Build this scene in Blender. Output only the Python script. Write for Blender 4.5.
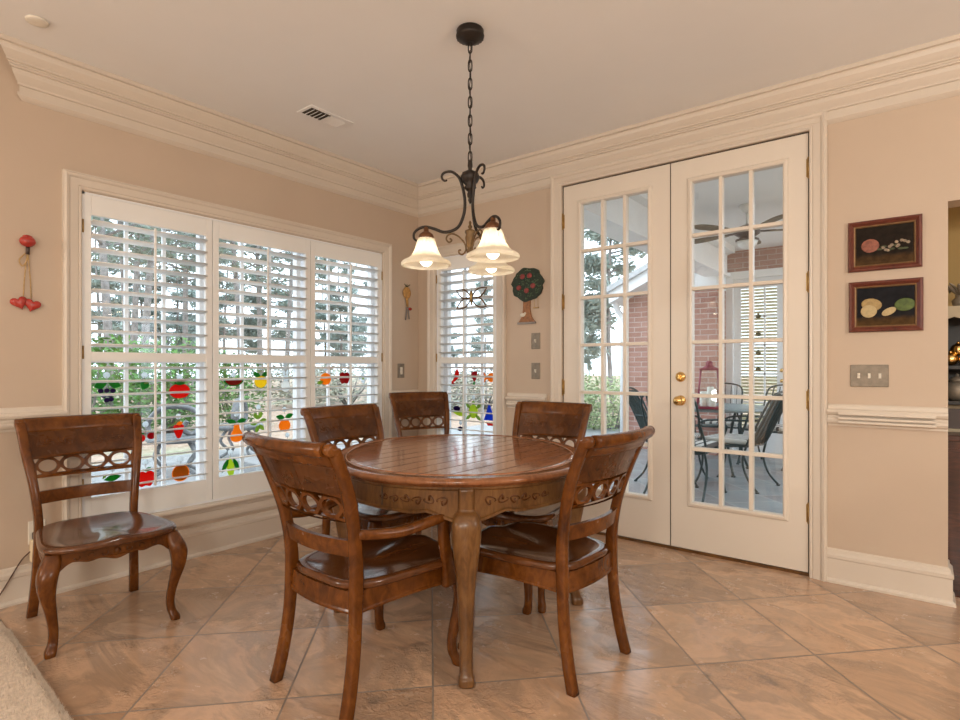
import bpy, bmesh, math, random
from math import pi, sin, cos, sqrt, atan2, radians, floor
from mathutils import Vector, Matrix, noise
from mathutils.geometry import tessellate_polygon

SC = bpy.context.scene
for o in list(bpy.data.objects):
    bpy.data.objects.remove(o, do_unlink=True)
COL = SC.collection

# ------------------------------------------------------------------ camera, sky, lights, exposure
CAM_F, CAM_YAW, CAM_Z = 565.0, 0.6655, 1.17
cam_data = bpy.data.cameras.new('camera')
cam_data.sensor_width = 36.0
cam_data.lens = 36.0 * CAM_F / 960.0
cam_data.shift_y = 6.7 / 960.0
cam_data.clip_start = 0.05
cam_data.clip_end = 300
cam = bpy.data.objects.new('camera', cam_data)
cam.location = (0, 0, CAM_Z)
cam.rotation_euler = (pi / 2, 0, CAM_YAW)
COL.objects.link(cam)
SC.camera = cam

world = bpy.data.worlds.new('overcast_sky')
SC.world = world
world.use_nodes = True
wbg = world.node_tree.nodes['Background']
wbg.inputs['Color'].default_value = (0.80, 0.90, 1.0, 1)
wbg.inputs['Strength'].default_value = 3.2

def area_light(name, loc, size, power, color, size_y=None, rot=(0, 0, 0)):
    d = bpy.data.lights.new(name, 'AREA')
    d.energy = power; d.color = color; d.size = size
    if size_y:
        d.shape = 'RECTANGLE'; d.size_y = size_y
    o = bpy.data.objects.new(name, d)
    o.location = loc; o.rotation_euler = rot
    COL.objects.link(o)
    return o
WARM = (0.89, 0.865, 0.785)
def fill_light(name, loc, power, radius=0.16, color=WARM):
    d = bpy.data.lights.new(name, 'POINT'); d.energy = power; d.color = color; d.shadow_soft_size = radius
    o = bpy.data.objects.new(name, d); o.location = loc; COL.objects.link(o)
    return o
# unseen fill lamps added behind and beside the camera to brighten the room
fill_light('kitchen_fill_light', (0.9, -1.3, 1.75), 125)
fill_light('side_fill_light', (1.7, 1.6, 1.75), 75)
fill_light('rear_fill_light', (0.4, -3.0, 1.75), 120)
fill_light('left_fill_light', (-3.4, -2.4, 1.75), 85)

SC.view_settings.view_transform = 'Standard'
SC.view_settings.look = 'None'
SC.view_settings.gamma = 1.0
SC.view_settings.use_curve_mapping = False
SC.view_settings.exposure = 0.0

# ------------------------------------------------------------------ materials
def new_mat(name):
    m = bpy.data.materials.new(name); m.use_nodes = True
    nt = m.node_tree
    return m, nt, nt.nodes['Principled BSDF']

def L(nt, a, b): nt.links.new(a, b)

def val(nt, op, a, b=None, c=None):
    n = nt.nodes.new('ShaderNodeMath'); n.operation = op
    for i, v in enumerate((a, b, c)):
        if v is None: continue
        if isinstance(v, (int, float)): n.inputs[i].default_value = v
        else: L(nt, v, n.inputs[i])
    return n.outputs[0]

def mixc(nt, fac, a, b, mode='MIX'):
    n = nt.nodes.new('ShaderNodeMix'); n.data_type = 'RGBA'; n.blend_type = mode
    for s, v in ((n.inputs[0], fac), (n.inputs[6], a), (n.inputs[7], b)):
        if isinstance(v, (int, float)): s.default_value = v
        elif isinstance(v, tuple): s.default_value = (*v, 1) if len(v) == 3 else v
        else: L(nt, v, s)
    return n.outputs[2]

def coords(nt, scale=(1, 1, 1), kind='Object', rot=(0, 0, 0)):
    t = nt.nodes.new('ShaderNodeTexCoord')
    m = nt.nodes.new('ShaderNodeMapping')
    m.inputs['Scale'].default_value = scale
    m.inputs['Rotation'].default_value = rot
    L(nt, t.outputs[kind], m.inputs['Vector'])
    return m.outputs[0]

def noise_tex(nt, vec, scale=5, detail=4, rough=0.55, dist=0.0):
    n = nt.nodes.new('ShaderNodeTexNoise')
    n.inputs['Scale'].default_value = scale; n.inputs['Detail'].default_value = detail
    n.inputs['Roughness'].default_value = rough; n.inputs['Distortion'].default_value = dist
    if vec is not None: L(nt, vec, n.inputs['Vector'])
    return n.outputs['Fac']

def ramp(nt, fac, stops):
    n = nt.nodes.new('ShaderNodeValToRGB')
    e = n.color_ramp.elements
    while len(e) > 1: e.remove(e[-1])
    for i, (p, c) in enumerate(stops):
        x = e[0] if i == 0 else e.new(p)
        x.position = p; x.color = (*c, 1)
    L(nt, fac, n.inputs[0])
    return n.outputs[0]

def bump(nt, height, bsdf, strength=0.2, dist=0.01):
    n = nt.nodes.new('ShaderNodeBump')
    n.inputs['Strength'].default_value = strength; n.inputs['Distance'].default_value = dist
    L(nt, height, n.inputs['Height']); L(nt, n.outputs[0], bsdf.inputs['Normal'])
    return n

def plain(name, col, rough=0.5, metal=0.0, var=0.08, scale=6, bumpy=0.0, coat=0.0):
    m, nt, b = new_mat(name)
    f = noise_tex(nt, coords(nt), scale, 3)
    lo = tuple(max(0, c * (1 - var)) for c in col); hi = tuple(min(1, c * (1 + var)) for c in col)
    L(nt, ramp(nt, f, [(0.3, lo), (0.7, hi)]), b.inputs['Base Color'])
    b.inputs['Roughness'].default_value = rough; b.inputs['Metallic'].default_value = metal
    b.inputs['Coat Weight'].default_value = coat
    if bumpy: bump(nt, noise_tex(nt, coords(nt), scale * 20, 2), b, bumpy, 0.003)
    return m

def wood(name, dark, mid, light, rough=0.25, grain=(9, 9, 5), coat=0.15, spec=0.4):
    m, nt, b = new_mat(name)
    f1 = noise_tex(nt, coords(nt, grain), 2.2, 6, 0.62, 1.6)
    f2 = noise_tex(nt, coords(nt, (5, 5, 5)), 1.5, 3)
    f = val(nt, 'ADD', val(nt, 'MULTIPLY', f1, 0.5), val(nt, 'MULTIPLY', f2, 0.5))
    L(nt, ramp(nt, f, [(0.30, dark), (0.5, mid), (0.72, light)]), b.inputs['Base Color'])
    L(nt, val(nt, 'MULTIPLY_ADD', f2, 0.2, rough - 0.08), b.inputs['Roughness'])
    b.inputs['Coat Weight'].default_value = coat; b.inputs['Coat Roughness'].default_value = 0.12
    b.inputs['Specular IOR Level'].default_value = spec
    bump(nt, f1, b, 0.05, 0.003)
    return m

M = {}
M['wall'] = plain('wall_paint', (0.575, 0.455, 0.352), 0.65, var=0.02, scale=3, bumpy=0.05)
M['ceiling'] = plain('ceiling_paint', (0.87, 0.86, 0.85), 0.8, var=0.015, scale=2, bumpy=0.04)
M['trim'] = plain('trim_paint', (0.69, 0.605, 0.515), 0.35, var=0.015, scale=2)
M['door'] = plain('door_paint', (0.77, 0.69, 0.60), 0.35, var=0.015, scale=2)
M['shutter'] = plain('shutter_paint', (0.87, 0.86, 0.84), 0.35, var=0.01, scale=2)
M['window_white'] = plain('window_vinyl', (0.85, 0.86, 0.88), 0.4, var=0.01)
M['out_white'] = plain('exterior_white_paint', (0.88, 0.89, 0.90), 0.5, var=0.03)
M['out_ceiling'] = plain('porch_ceiling_paint', (0.93, 0.94, 0.95), 0.6, var=0.01)
M['crack'] = plain('dark_gap', (0.06, 0.045, 0.03), 0.9)
M['chair_wood'] = wood('chair_wood', (0.035, 0.009, 0.002), (0.115, 0.034, 0.005), (0.215, 0.072, 0.012), 0.22, coat=0.06, spec=0.32)
M['chair_wood_dark'] = wood('carved_panel_wood', (0.026, 0.007, 0.001), (0.080, 0.024, 0.004), (0.14, 0.046, 0.008), 0.25, coat=0.06, spec=0.32)
M['seat_wood'] = wood('seat_wood', (0.045, 0.013, 0.004), (0.105, 0.034, 0.009), (0.17, 0.060, 0.017), 0.15, (12, 3, 12), 0.4)
M['table_leg'] = wood('table_leg_wood', (0.04, 0.016, 0.005), (0.13, 0.056, 0.016), (0.24, 0.118, 0.038), 0.30, (16, 16, 4), 0.1)
M['bronze'] = plain('dark_bronze', (0.020, 0.013, 0.009), 0.45, 0.3, 0.35, 30)
M['gold_bronze'] = plain('rubbed_gold_bronze', (0.16, 0.095, 0.04), 0.45, 0.5, 0.4, 40)
M['copper_cap'] = plain('copper_brown', (0.16, 0.065, 0.025), 0.45, 0.5, 0.3, 40)
M['brass'] = plain('polished_brass', (0.78, 0.52, 0.20), 0.2, 1.0, 0.05, 8)
M['old_brass'] = plain('aged_brass', (0.42, 0.27, 0.10), 0.35, 0.9, 0.15, 30)
M['pewter'] = plain('pewter_plate', (0.25, 0.21, 0.165), 0.45, 0.35, 0.2, 30)
M['white_plastic'] = plain('ivory_plastic', (0.80, 0.74, 0.64), 0.4, var=0.01)
M['cream_plastic'] = plain('cream_plastic', (0.76, 0.62, 0.42), 0.4, var=0.02)
M['iron'] = plain('painted_iron', (0.035, 0.055, 0.055), 0.45, 0.2, 0.2, 30)
M['black'] = plain('black_finish', (0.015, 0.013, 0.012), 0.5)
M['cord'] = plain('brown_cord', (0.10, 0.05, 0.03), 0.6)
M['red_paint'] = plain('red_lacquer', (0.42, 0.03, 0.02), 0.25, 0, 0.25, 20, coat=0.4)
M['raffia'] = plain('raffia_twine', (0.50, 0.33, 0.15), 0.9, 0, 0.2, 60)
M['burgundy'] = plain('burgundy_metal', (0.24, 0.03, 0.06), 0.4, 0.2)
M['candle'] = plain('candle_wax', (0.85, 0.82, 0.74), 0.6)
M['cushion'] = None

# translucent coloured glass for the suncatchers
def glassy(name, col, alpha=0.75, rough=0.2):
    m, nt, b = new_mat(name)
    f = noise_tex(nt, coords(nt), 40, 2)
    L(nt, ramp(nt, f, [(0.3, tuple(c * 0.8 for c in col)), (0.7, col)]), b.inputs['Base Color'])
    b.inputs['Roughness'].default_value = rough
    tl = nt.nodes.new('ShaderNodeBsdfTranslucent'); tl.inputs['Color'].default_value = (*col, 1)
    mx = nt.nodes.new('ShaderNodeMixShader'); mx.inputs[0].default_value = alpha
    L(nt, b.outputs[0], mx.inputs[1]); L(nt, tl.outputs[0], mx.inputs[2])
    L(nt, mx.outputs[0], nt.nodes['Material Output'].inputs['Surface'])
    return m
G = {k: glassy('stained_' + k, c) for k, c in dict(
    red=(0.75, 0.03, 0.02), darkred=(0.45, 0.01, 0.02), orange=(0.95, 0.38, 0.03), yellow=(0.9, 0.68, 0.05),
    green=(0.03, 0.30, 0.05), olive=(0.35, 0.50, 0.10), purple=(0.05, 0.02, 0.12), blue=(0.03, 0.13, 0.65),
    clear=(0.80, 0.84, 0.86), lime=(0.6, 0.72, 0.08), white=(0.85, 0.85, 0.83), brown=(0.50, 0.18, 0.03)).items()}

# window glass: mostly clear with Fresnel reflection
m, nt, b = new_mat('window_glass')
nt.nodes.remove(b)
tr = nt.nodes.new('ShaderNodeBsdfTransparent'); tr.inputs['Color'].default_value = (0.96, 0.98, 0.98, 1)
gl = nt.nodes.new('ShaderNodeBsdfGlossy'); gl.inputs['Roughness'].default_value = 0.0
fr = nt.nodes.new('ShaderNodeLayerWeight'); fr.inputs['Blend'].default_value = 0.5
mx = nt.nodes.new('ShaderNodeMixShader')
L(nt, val(nt, 'MULTIPLY_ADD', val(nt, 'POWER', fr.outputs['Facing'], 4.0), 0.5, 0.05), mx.inputs[0]); L(nt, tr.outputs[0], mx.inputs[1]); L(nt, gl.outputs[0], mx.inputs[2])
L(nt, mx.outputs[0], nt.nodes['Material Output'].inputs['Surface'])
M['glass'] = m

# lamp shade of pressed alabaster glass
m, nt, b = new_mat('alabaster_glass')
f = noise_tex(nt, coords(nt), 14, 3)
c = ramp(nt, f, [(0.3, (0.82, 0.77, 0.68)), (0.7, (0.90, 0.87, 0.80))])
L(nt, c, b.inputs['Base Color']); b.inputs['Roughness'].default_value = 0.3
tl = nt.nodes.new('ShaderNodeBsdfTranslucent'); L(nt, c, tl.inputs['Color'])
mx = nt.nodes.new('ShaderNodeMixShader'); mx.inputs[0].default_value = 0.62
L(nt, b.outputs[0], mx.inputs[1]); L(nt, tl.outputs[0], mx.inputs[2])
L(nt, mx.outputs[0], nt.nodes['Material Output'].inputs['Surface'])
M['shade'] = m
m, nt, b = new_mat('lit_bulb')
b.inputs['Base Color'].default_value = (1, 0.9, 0.7, 1)
b.inputs['Emission Color'].default_value = (1.0, 0.88, 0.70, 1); b.inputs['Emission Strength'].default_value = 13.0
M['bulb'] = m

# slate-look floor tiles laid on the diagonal
m, nt, b = new_mat('slate_floor_tile')
tc = nt.nodes.new('ShaderNodeTexCoord'); sep = nt.nodes.new('ShaderNodeSeparateXYZ'); L(nt, tc.outputs['Object'], sep.inputs[0])
X, Y = sep.outputs[0], sep.outputs[1]
def axis(nx, ny, off, sp):
    d = val(nt, 'ADD', val(nt, 'MULTIPLY', X, nx), val(nt, 'MULTIPLY', Y, ny))
    return val(nt, 'DIVIDE', val(nt, 'SUBTRACT', d, off), sp)
u = axis(0.73, 0.683, 1.037, 0.515); v = axis(-0.725, 0.688, 2.07, 0.545)
gu = val(nt, 'ABSOLUTE', val(nt, 'SUBTRACT', val(nt, 'FRACT', u), 0.5))
gv = val(nt, 'ABSOLUTE', val(nt, 'SUBTRACT', val(nt, 'FRACT', v), 0.5))
edge = val(nt, 'MAXIMUM', gu, gv)
grout = val(nt, 'GREATER_THAN', edge, 0.4925)
cid = nt.nodes.new('ShaderNodeCombineXYZ'); L(nt, val(nt, 'FLOOR', u), cid.inputs[0]); L(nt, val(nt, 'FLOOR', v), cid.inputs[1])
wn = nt.nodes.new('ShaderNodeTexWhiteNoise'); wn.noise_dimensions = '2D'; L(nt, cid.outputs[0], wn.inputs['Vector'])
off = nt.nodes.new('ShaderNodeVectorMath'); off.operation = 'MULTIPLY_ADD'
L(nt, wn.outputs['Color'], off.inputs[0]); off.inputs[1].default_value = (9, 9, 9); L(nt, tc.outputs['Object'], off.inputs[2])
mp = nt.nodes.new('ShaderNodeMapping'); mp.inputs['Scale'].default_value = (1, 2.3, 1); mp.inputs['Rotation'].default_value = (0, 0, 0.5)
L(nt, off.outputs[0], mp.inputs[0])
n1 = noise_tex(nt, mp.outputs[0], 1.4, 7, 0.62, 0.9)
n2 = noise_tex(nt, off.outputs[0], 7, 6, 0.65)
colr = ramp(nt, n1, [(0.30, (0.21, 0.145, 0.105)), (0.38, (0.51, 0.310, 0.190)), (0.46, (0.36, 0.235, 0.155)), (0.52, (0.60, 0.370, 0.230)), (0.60, (0.44, 0.285, 0.185)), (0.70, (0.68, 0.440, 0.285))])
colr = mixc(nt, val(nt, 'MULTIPLY', n2, 0.5), colr, (0.46, 0.305, 0.20))
tint = val(nt, 'MULTIPLY_ADD', wn.outputs['Value'], 0.35, 0.84)
hs = nt.nodes.new('ShaderNodeHueSaturation'); L(nt, colr, hs.inputs['Color']); L(nt, tint, hs.inputs['Value'])
L(nt, mixc(nt, grout, hs.outputs[0], (0.25, 0.185, 0.14)), b.inputs['Base Color'])
rr = val(nt, 'MULTIPLY_ADD', n2, 0.34, 0.06)
L(nt, val(nt, 'MAXIMUM', rr, val(nt, 'MULTIPLY', grout, 0.7)), b.inputs['Roughness'])
patch = noise_tex(nt, off.outputs[0], 3.2, 2)
pm = nt.nodes.new('ShaderNodeMapRange'); pm.inputs['From Min'].default_value = 0.5; pm.inputs['From Max'].default_value = 0.62
L(nt, patch, pm.inputs['Value'])
fine = noise_tex(nt, off.outputs[0], 42, 3, 0.6, 1.0)
h = val(nt, 'ADD', val(nt, 'MULTIPLY', n1, 0.7), val(nt, 'MULTIPLY', val(nt, 'MULTIPLY', fine, pm.outputs[0]), 0.9))
h = val(nt, 'SUBTRACT', h, val(nt, 'MULTIPLY', grout, 0.9))
bump(nt, h, b, 0.8, 0.014); b.inputs['Specular IOR Level'].default_value = 0.7; b.inputs['Coat Weight'].default_value = 0.35; b.inputs['Coat Roughness'].default_value = 0.12
M['floor'] = m

# table top planks running along y
m, nt, b = new_mat('table_top_wood')
tc = nt.nodes.new('ShaderNodeTexCoord'); sep = nt.nodes.new('ShaderNodeSeparateXYZ'); L(nt, tc.outputs['Object'], sep.inputs[0])
px = val(nt, 'DIVIDE', val(nt, 'ADD', sep.outputs[0], 5.03), 0.098)
pid = val(nt, 'FLOOR', px)
seam = val(nt, 'GREATER_THAN', val(nt, 'ABSOLUTE', val(nt, 'SUBTRACT', val(nt, 'FRACT', px), 0.5)), 0.458)
wn = nt.nodes.new('ShaderNodeTexWhiteNoise'); wn.noise_dimensions = '1D'; L(nt, pid, wn.inputs['W'])
off = nt.nodes.new('ShaderNodeVectorMath'); off.operation = 'MULTIPLY_ADD'
L(nt, wn.outputs['Color'], off.inputs[0]); off.inputs[1].default_value = (5, 5, 5); L(nt, tc.outputs['Object'], off.inputs[2])
mp = nt.nodes.new('ShaderNodeMapping'); mp.inputs['Scale'].default_value = (26, 2.2, 20); L(nt, off.outputs[0], mp.inputs[0])
g1 = noise_tex(nt, mp.outputs[0], 1.5, 5, 0.6, 0.9)
cc = ramp(nt, g1, [(0.28, (0.19, 0.070, 0.030)), (0.5, (0.36, 0.150, 0.072)), (0.75, (0.47, 0.215, 0.110))])
cc = mixc(nt, val(nt, 'MULTIPLY', wn.outputs['Value'], 0.25), cc, (0.28, 0.11, 0.05))
L(nt, mixc(nt, val(nt, 'MULTIPLY', seam, 0.85), cc, (0.035, 0.012, 0.005)), b.inputs['Base Color'])
b.inputs['Roughness'].default_value = 0.15; b.inputs['Coat Weight'].default_value = 0.5; b.inputs['Coat Roughness'].default_value = 0.12
bump(nt, val(nt, 'SUBTRACT', val(nt, 'MULTIPLY', g1, 0.10), seam), b, 0.5, 0.004)
L(nt, val(nt, 'MULTIPLY_ADD', seam, 0.5, 0.10), b.inputs['Roughness']); L(nt, val(nt, 'MULTIPLY_ADD', seam, -0.5, 0.5), b.inputs['Coat Weight'])
M['table_top'] = m
M['table_rim'] = wood('table_rim_wood', (0.11, 0.038, 0.014), (0.26, 0.100, 0.040), (0.36, 0.150, 0.065), 0.16)
M['inlay'] = plain('pale_inlay', (0.36, 0.19, 0.09), 0.3)

def brick_mat(name, c1, c2, mortar):
    m, nt, b = new_mat(name)
    tc = nt.nodes.new('ShaderNodeTexCoord'); sep = nt.nodes.new('ShaderNodeSeparateXYZ'); L(nt, tc.outputs['Object'], sep.inputs[0])
    cb = nt.nodes.new('ShaderNodeCombineXYZ'); L(nt, val(nt, 'ADD', sep.outputs[0], sep.outputs[1]), cb.inputs[0]); L(nt, sep.outputs[2], cb.inputs[1])
    br = nt.nodes.new('ShaderNodeTexBrick')
    br.inputs['Scale'].default_value = 1.0; br.inputs['Brick Width'].default_value = 0.21; br.inputs['Row Height'].default_value = 0.073
    br.inputs['Mortar Size'].default_value = 0.006; br.inputs['Color1'].default_value = (*c1, 1); br.inputs['Color2'].default_value = (*c2, 1)
    br.inputs['Mortar'].default_value = (*mortar, 1); br.inputs['Bias'].default_value = 0.1
    L(nt, cb.outputs[0], br.inputs['Vector'])
    L(nt, mixc(nt, 0.35, br.outputs['Color'], ramp(nt, noise_tex(nt, coords(nt), 9, 4), [(0.3, c2), (0.7, c1)])), b.inputs['Base Color'])
    b.inputs['Roughness'].default_value = 0.85
    bump(nt, val(nt, 'SUBTRACT', 1.0, br.outputs['Fac']), b, 0.5, 0.006)
    return m
M['brick'] = brick_mat('red_brick', (0.48, 0.27, 0.22), (0.35, 0.17, 0.13), (0.58, 0.52, 0.48))

# patio stone tile
m, nt, b = new_mat('patio_stone')
v = coords(nt, (1, 1, 1), rot=(0, 0, 0.8))
br = nt.nodes.new('ShaderNodeTexBrick'); br.inputs['Scale'].default_value = 1.0
br.inputs['Brick Width'].default_value = 0.45; br.inputs['Row Height'].default_value = 0.45; br.inputs['Mortar Size'].default_value = 0.006
br.inputs['Color1'].default_value = (0.27, 0.30, 0.31, 1); br.inputs['Color2'].default_value = (0.26, 0.18, 0.16, 1); br.inputs['Mortar'].default_value = (0.5, 0.5, 0.48, 1)
br.inputs['Bias'].default_value = -0.35
L(nt, v, br.inputs['Vector'])
L(nt, mixc(nt, 0.4, br.outputs['Color'], ramp(nt, noise_tex(nt, coords(nt), 3, 5), [(0.35, (0.20, 0.18, 0.175)), (0.65, (0.33, 0.35, 0.355))])), b.inputs['Base Color'])
b.inputs['Roughness'].default_value = 0.5
M['patio'] = m
# outdoor ground: pine straw beds, paving nearer the house
m, nt, b = new_mat('pine_straw_ground')
f = noise_tex(nt, coords(nt, (1, 1, 1)), 0.35, 5); f2 = noise_tex(nt, coords(nt), 9, 5)
cA = ramp(nt, f2, [(0.3, (0.34, 0.22, 0.15)), (0.7, (0.56, 0.42, 0.32))])
cB = ramp(nt, f2, [(0.3, (0.25, 0.26, 0.16)), (0.7, (0.42, 0.40, 0.28))])
L(nt, mixc(nt, ramp(nt, f, [(0.5, (0, 0, 0)), (0.62, (1, 1, 1))]), cA, cB), b.inputs['Base Color'])
b.inputs['Roughness'].default_value = 0.95
M['ground'] = m
M['paving'] = plain('grey_paving', (0.30, 0.30, 0.30), 0.8, var=0.2, scale=4)
M['lawn'] = plain('winter_lawn', (0.40, 0.36, 0.24), 0.95, var=0.2, scale=3)
M['leaf'] = plain('shrub_leaf', (0.10, 0.24, 0.05), 0.5, var=0.55, scale=7)
M['leaf_light'] = plain('pale_shrub_leaf', (0.32, 0.40, 0.20), 0.55, var=0.45, scale=7)
M['leaf_grey'] = plain('grey_shrub_leaf', (0.30, 0.31, 0.24), 0.7, var=0.4, scale=5)
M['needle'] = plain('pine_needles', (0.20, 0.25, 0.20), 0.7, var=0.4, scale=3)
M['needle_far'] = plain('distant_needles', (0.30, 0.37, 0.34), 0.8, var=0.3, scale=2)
M['bark'] = plain('pine_bark', (0.26, 0.24, 0.23), 0.9, var=0.35, scale=8)
M['roof'] = plain('pale_roof_shingle', (0.55, 0.56, 0.57), 0.9, var=0.12, scale=20)
M['garden_metal'] = plain('garden_seat_metal', (0.16, 0.165, 0.17), 0.5, 0.3, 0.2, 20)
M['fan_blade'] = plain('woven_fan_blade', (0.15, 0.12, 0.075), 0.6, var=0.25, scale=30)
M['fan_motor'] = plain('fan_motor_dark', (0.07, 0.05, 0.045), 0.4, 0.4)
M['opal'] = plain('opal_glass', (0.85, 0.85, 0.83), 0.3)
M['blind'] = plain('cream_blind', (0.70, 0.62, 0.42), 0.6, var=0.05)
m, nt, b = new_mat('striped_cushion')
sep = nt.nodes.new('ShaderNodeSeparateXYZ'); L(nt, coords(nt), sep.inputs[0])
st = val(nt, 'GREATER_THAN', val(nt, 'FRACT', val(nt, 'MULTIPLY', sep.outputs[0], 12.0)), 0.62)
L(nt, mixc(nt, st, (0.55, 0.53, 0.49), (0.10, 0.085, 0.08)), b.inputs['Base Color']); b.inputs['Roughness'].default_value = 0.9
M['cushion'] = m
M['rug'] = plain('shag_rug', (0.66, 0.55, 0.45), 1.0, var=0.15, scale=60)
M['den_wall'] = plain('den_wall_paint', (0.46, 0.31, 0.12), 0.7, var=0.03)
M['hutch'] = wood('hutch_wood', (0.02, 0.008, 0.005), (0.07, 0.022, 0.012), (0.15, 0.05, 0.025), 0.3, (3, 3, 20))
M['hutch_black'] = plain('black_painted_wood', (0.018, 0.014, 0.012), 0.45)
M['linen'] = plain('white_linen', (0.50, 0.42, 0.30), 0.9)
M['frame_wood'] = wood('frame_wood', (0.05, 0.012, 0.008), (0.13, 0.030, 0.018), (0.20, 0.055, 0.03), 0.3)
M['frame_gold'] = plain('gilt_liner', (0.20, 0.11, 0.045), 0.4, 0.4, 0.2, 40)
def canvas(name, top, low, level):
    m, nt, b = new_mat(name)
    sep = nt.nodes.new('ShaderNodeSeparateXYZ'); L(nt, coords(nt), sep.inputs[0])
    f = val(nt, 'ADD', sep.outputs[2], val(nt, 'MULTIPLY', noise_tex(nt, coords(nt), 18, 4), 0.03))
    mr = nt.nodes.new('ShaderNodeMapRange'); mr.inputs['From Min'].default_value = level + 0.005; mr.inputs['From Max'].default_value = level + 0.03
    L(nt, f, mr.inputs['Value'])
    n = ramp(nt, noise_tex(nt, coords(nt), 30, 4), [(0.3, (0.6, 0.6, 0.6)), (0.7, (1.3, 1.3, 1.3))])
    L(nt, mixc(nt, 1.0, mixc(nt, mr.outputs[0], low, top), n, 'MULTIPLY'), b.inputs['Base Color'])
    b.inputs['Roughness'].default_value = 0.7; b.inputs['Specular IOR Level'].default_value = 0.12
    return m
M['canvas_a'] = canvas('dark_canvas_brown', (0.020, 0.014, 0.010), (0.075, 0.040, 0.016), -0.06)
M['canvas_b'] = canvas('dark_canvas_blue', (0.014, 0.014, 0.017), (0.085, 0.045, 0.016), -0.065)
P = {k: plain('paint_' + k, c, 0.55, 0, v, 60) for k, c, v in (
    ('peach', (0.27, 0.085, 0.05), 0.35), ('leafdark', (0.05, 0.06, 0.02), 0.4), ('berry', (0.30, 0.23, 0.16), 0.4),
    ('lemon', (0.38, 0.26, 0.10), 0.2), ('lemonflesh', (0.50, 0.38, 0.19), 0.15), ('lime', (0.075, 0.115, 0.016), 0.3),
    ('canopy', (0.012, 0.026, 0.012), 0.6), ('leafspot', (0.07, 0.13, 0.055), 0.3), ('apple', (0.27, 0.045, 0.04), 0.3), ('trunk', (0.30, 0.13, 0.05), 0.3),
    ('sheep', (0.72, 0.66, 0.55), 0.1), ('tan', (0.50, 0.27, 0.08), 0.3), ('applepink', (0.6, 0.25, 0.2), 0.2))}

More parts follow.
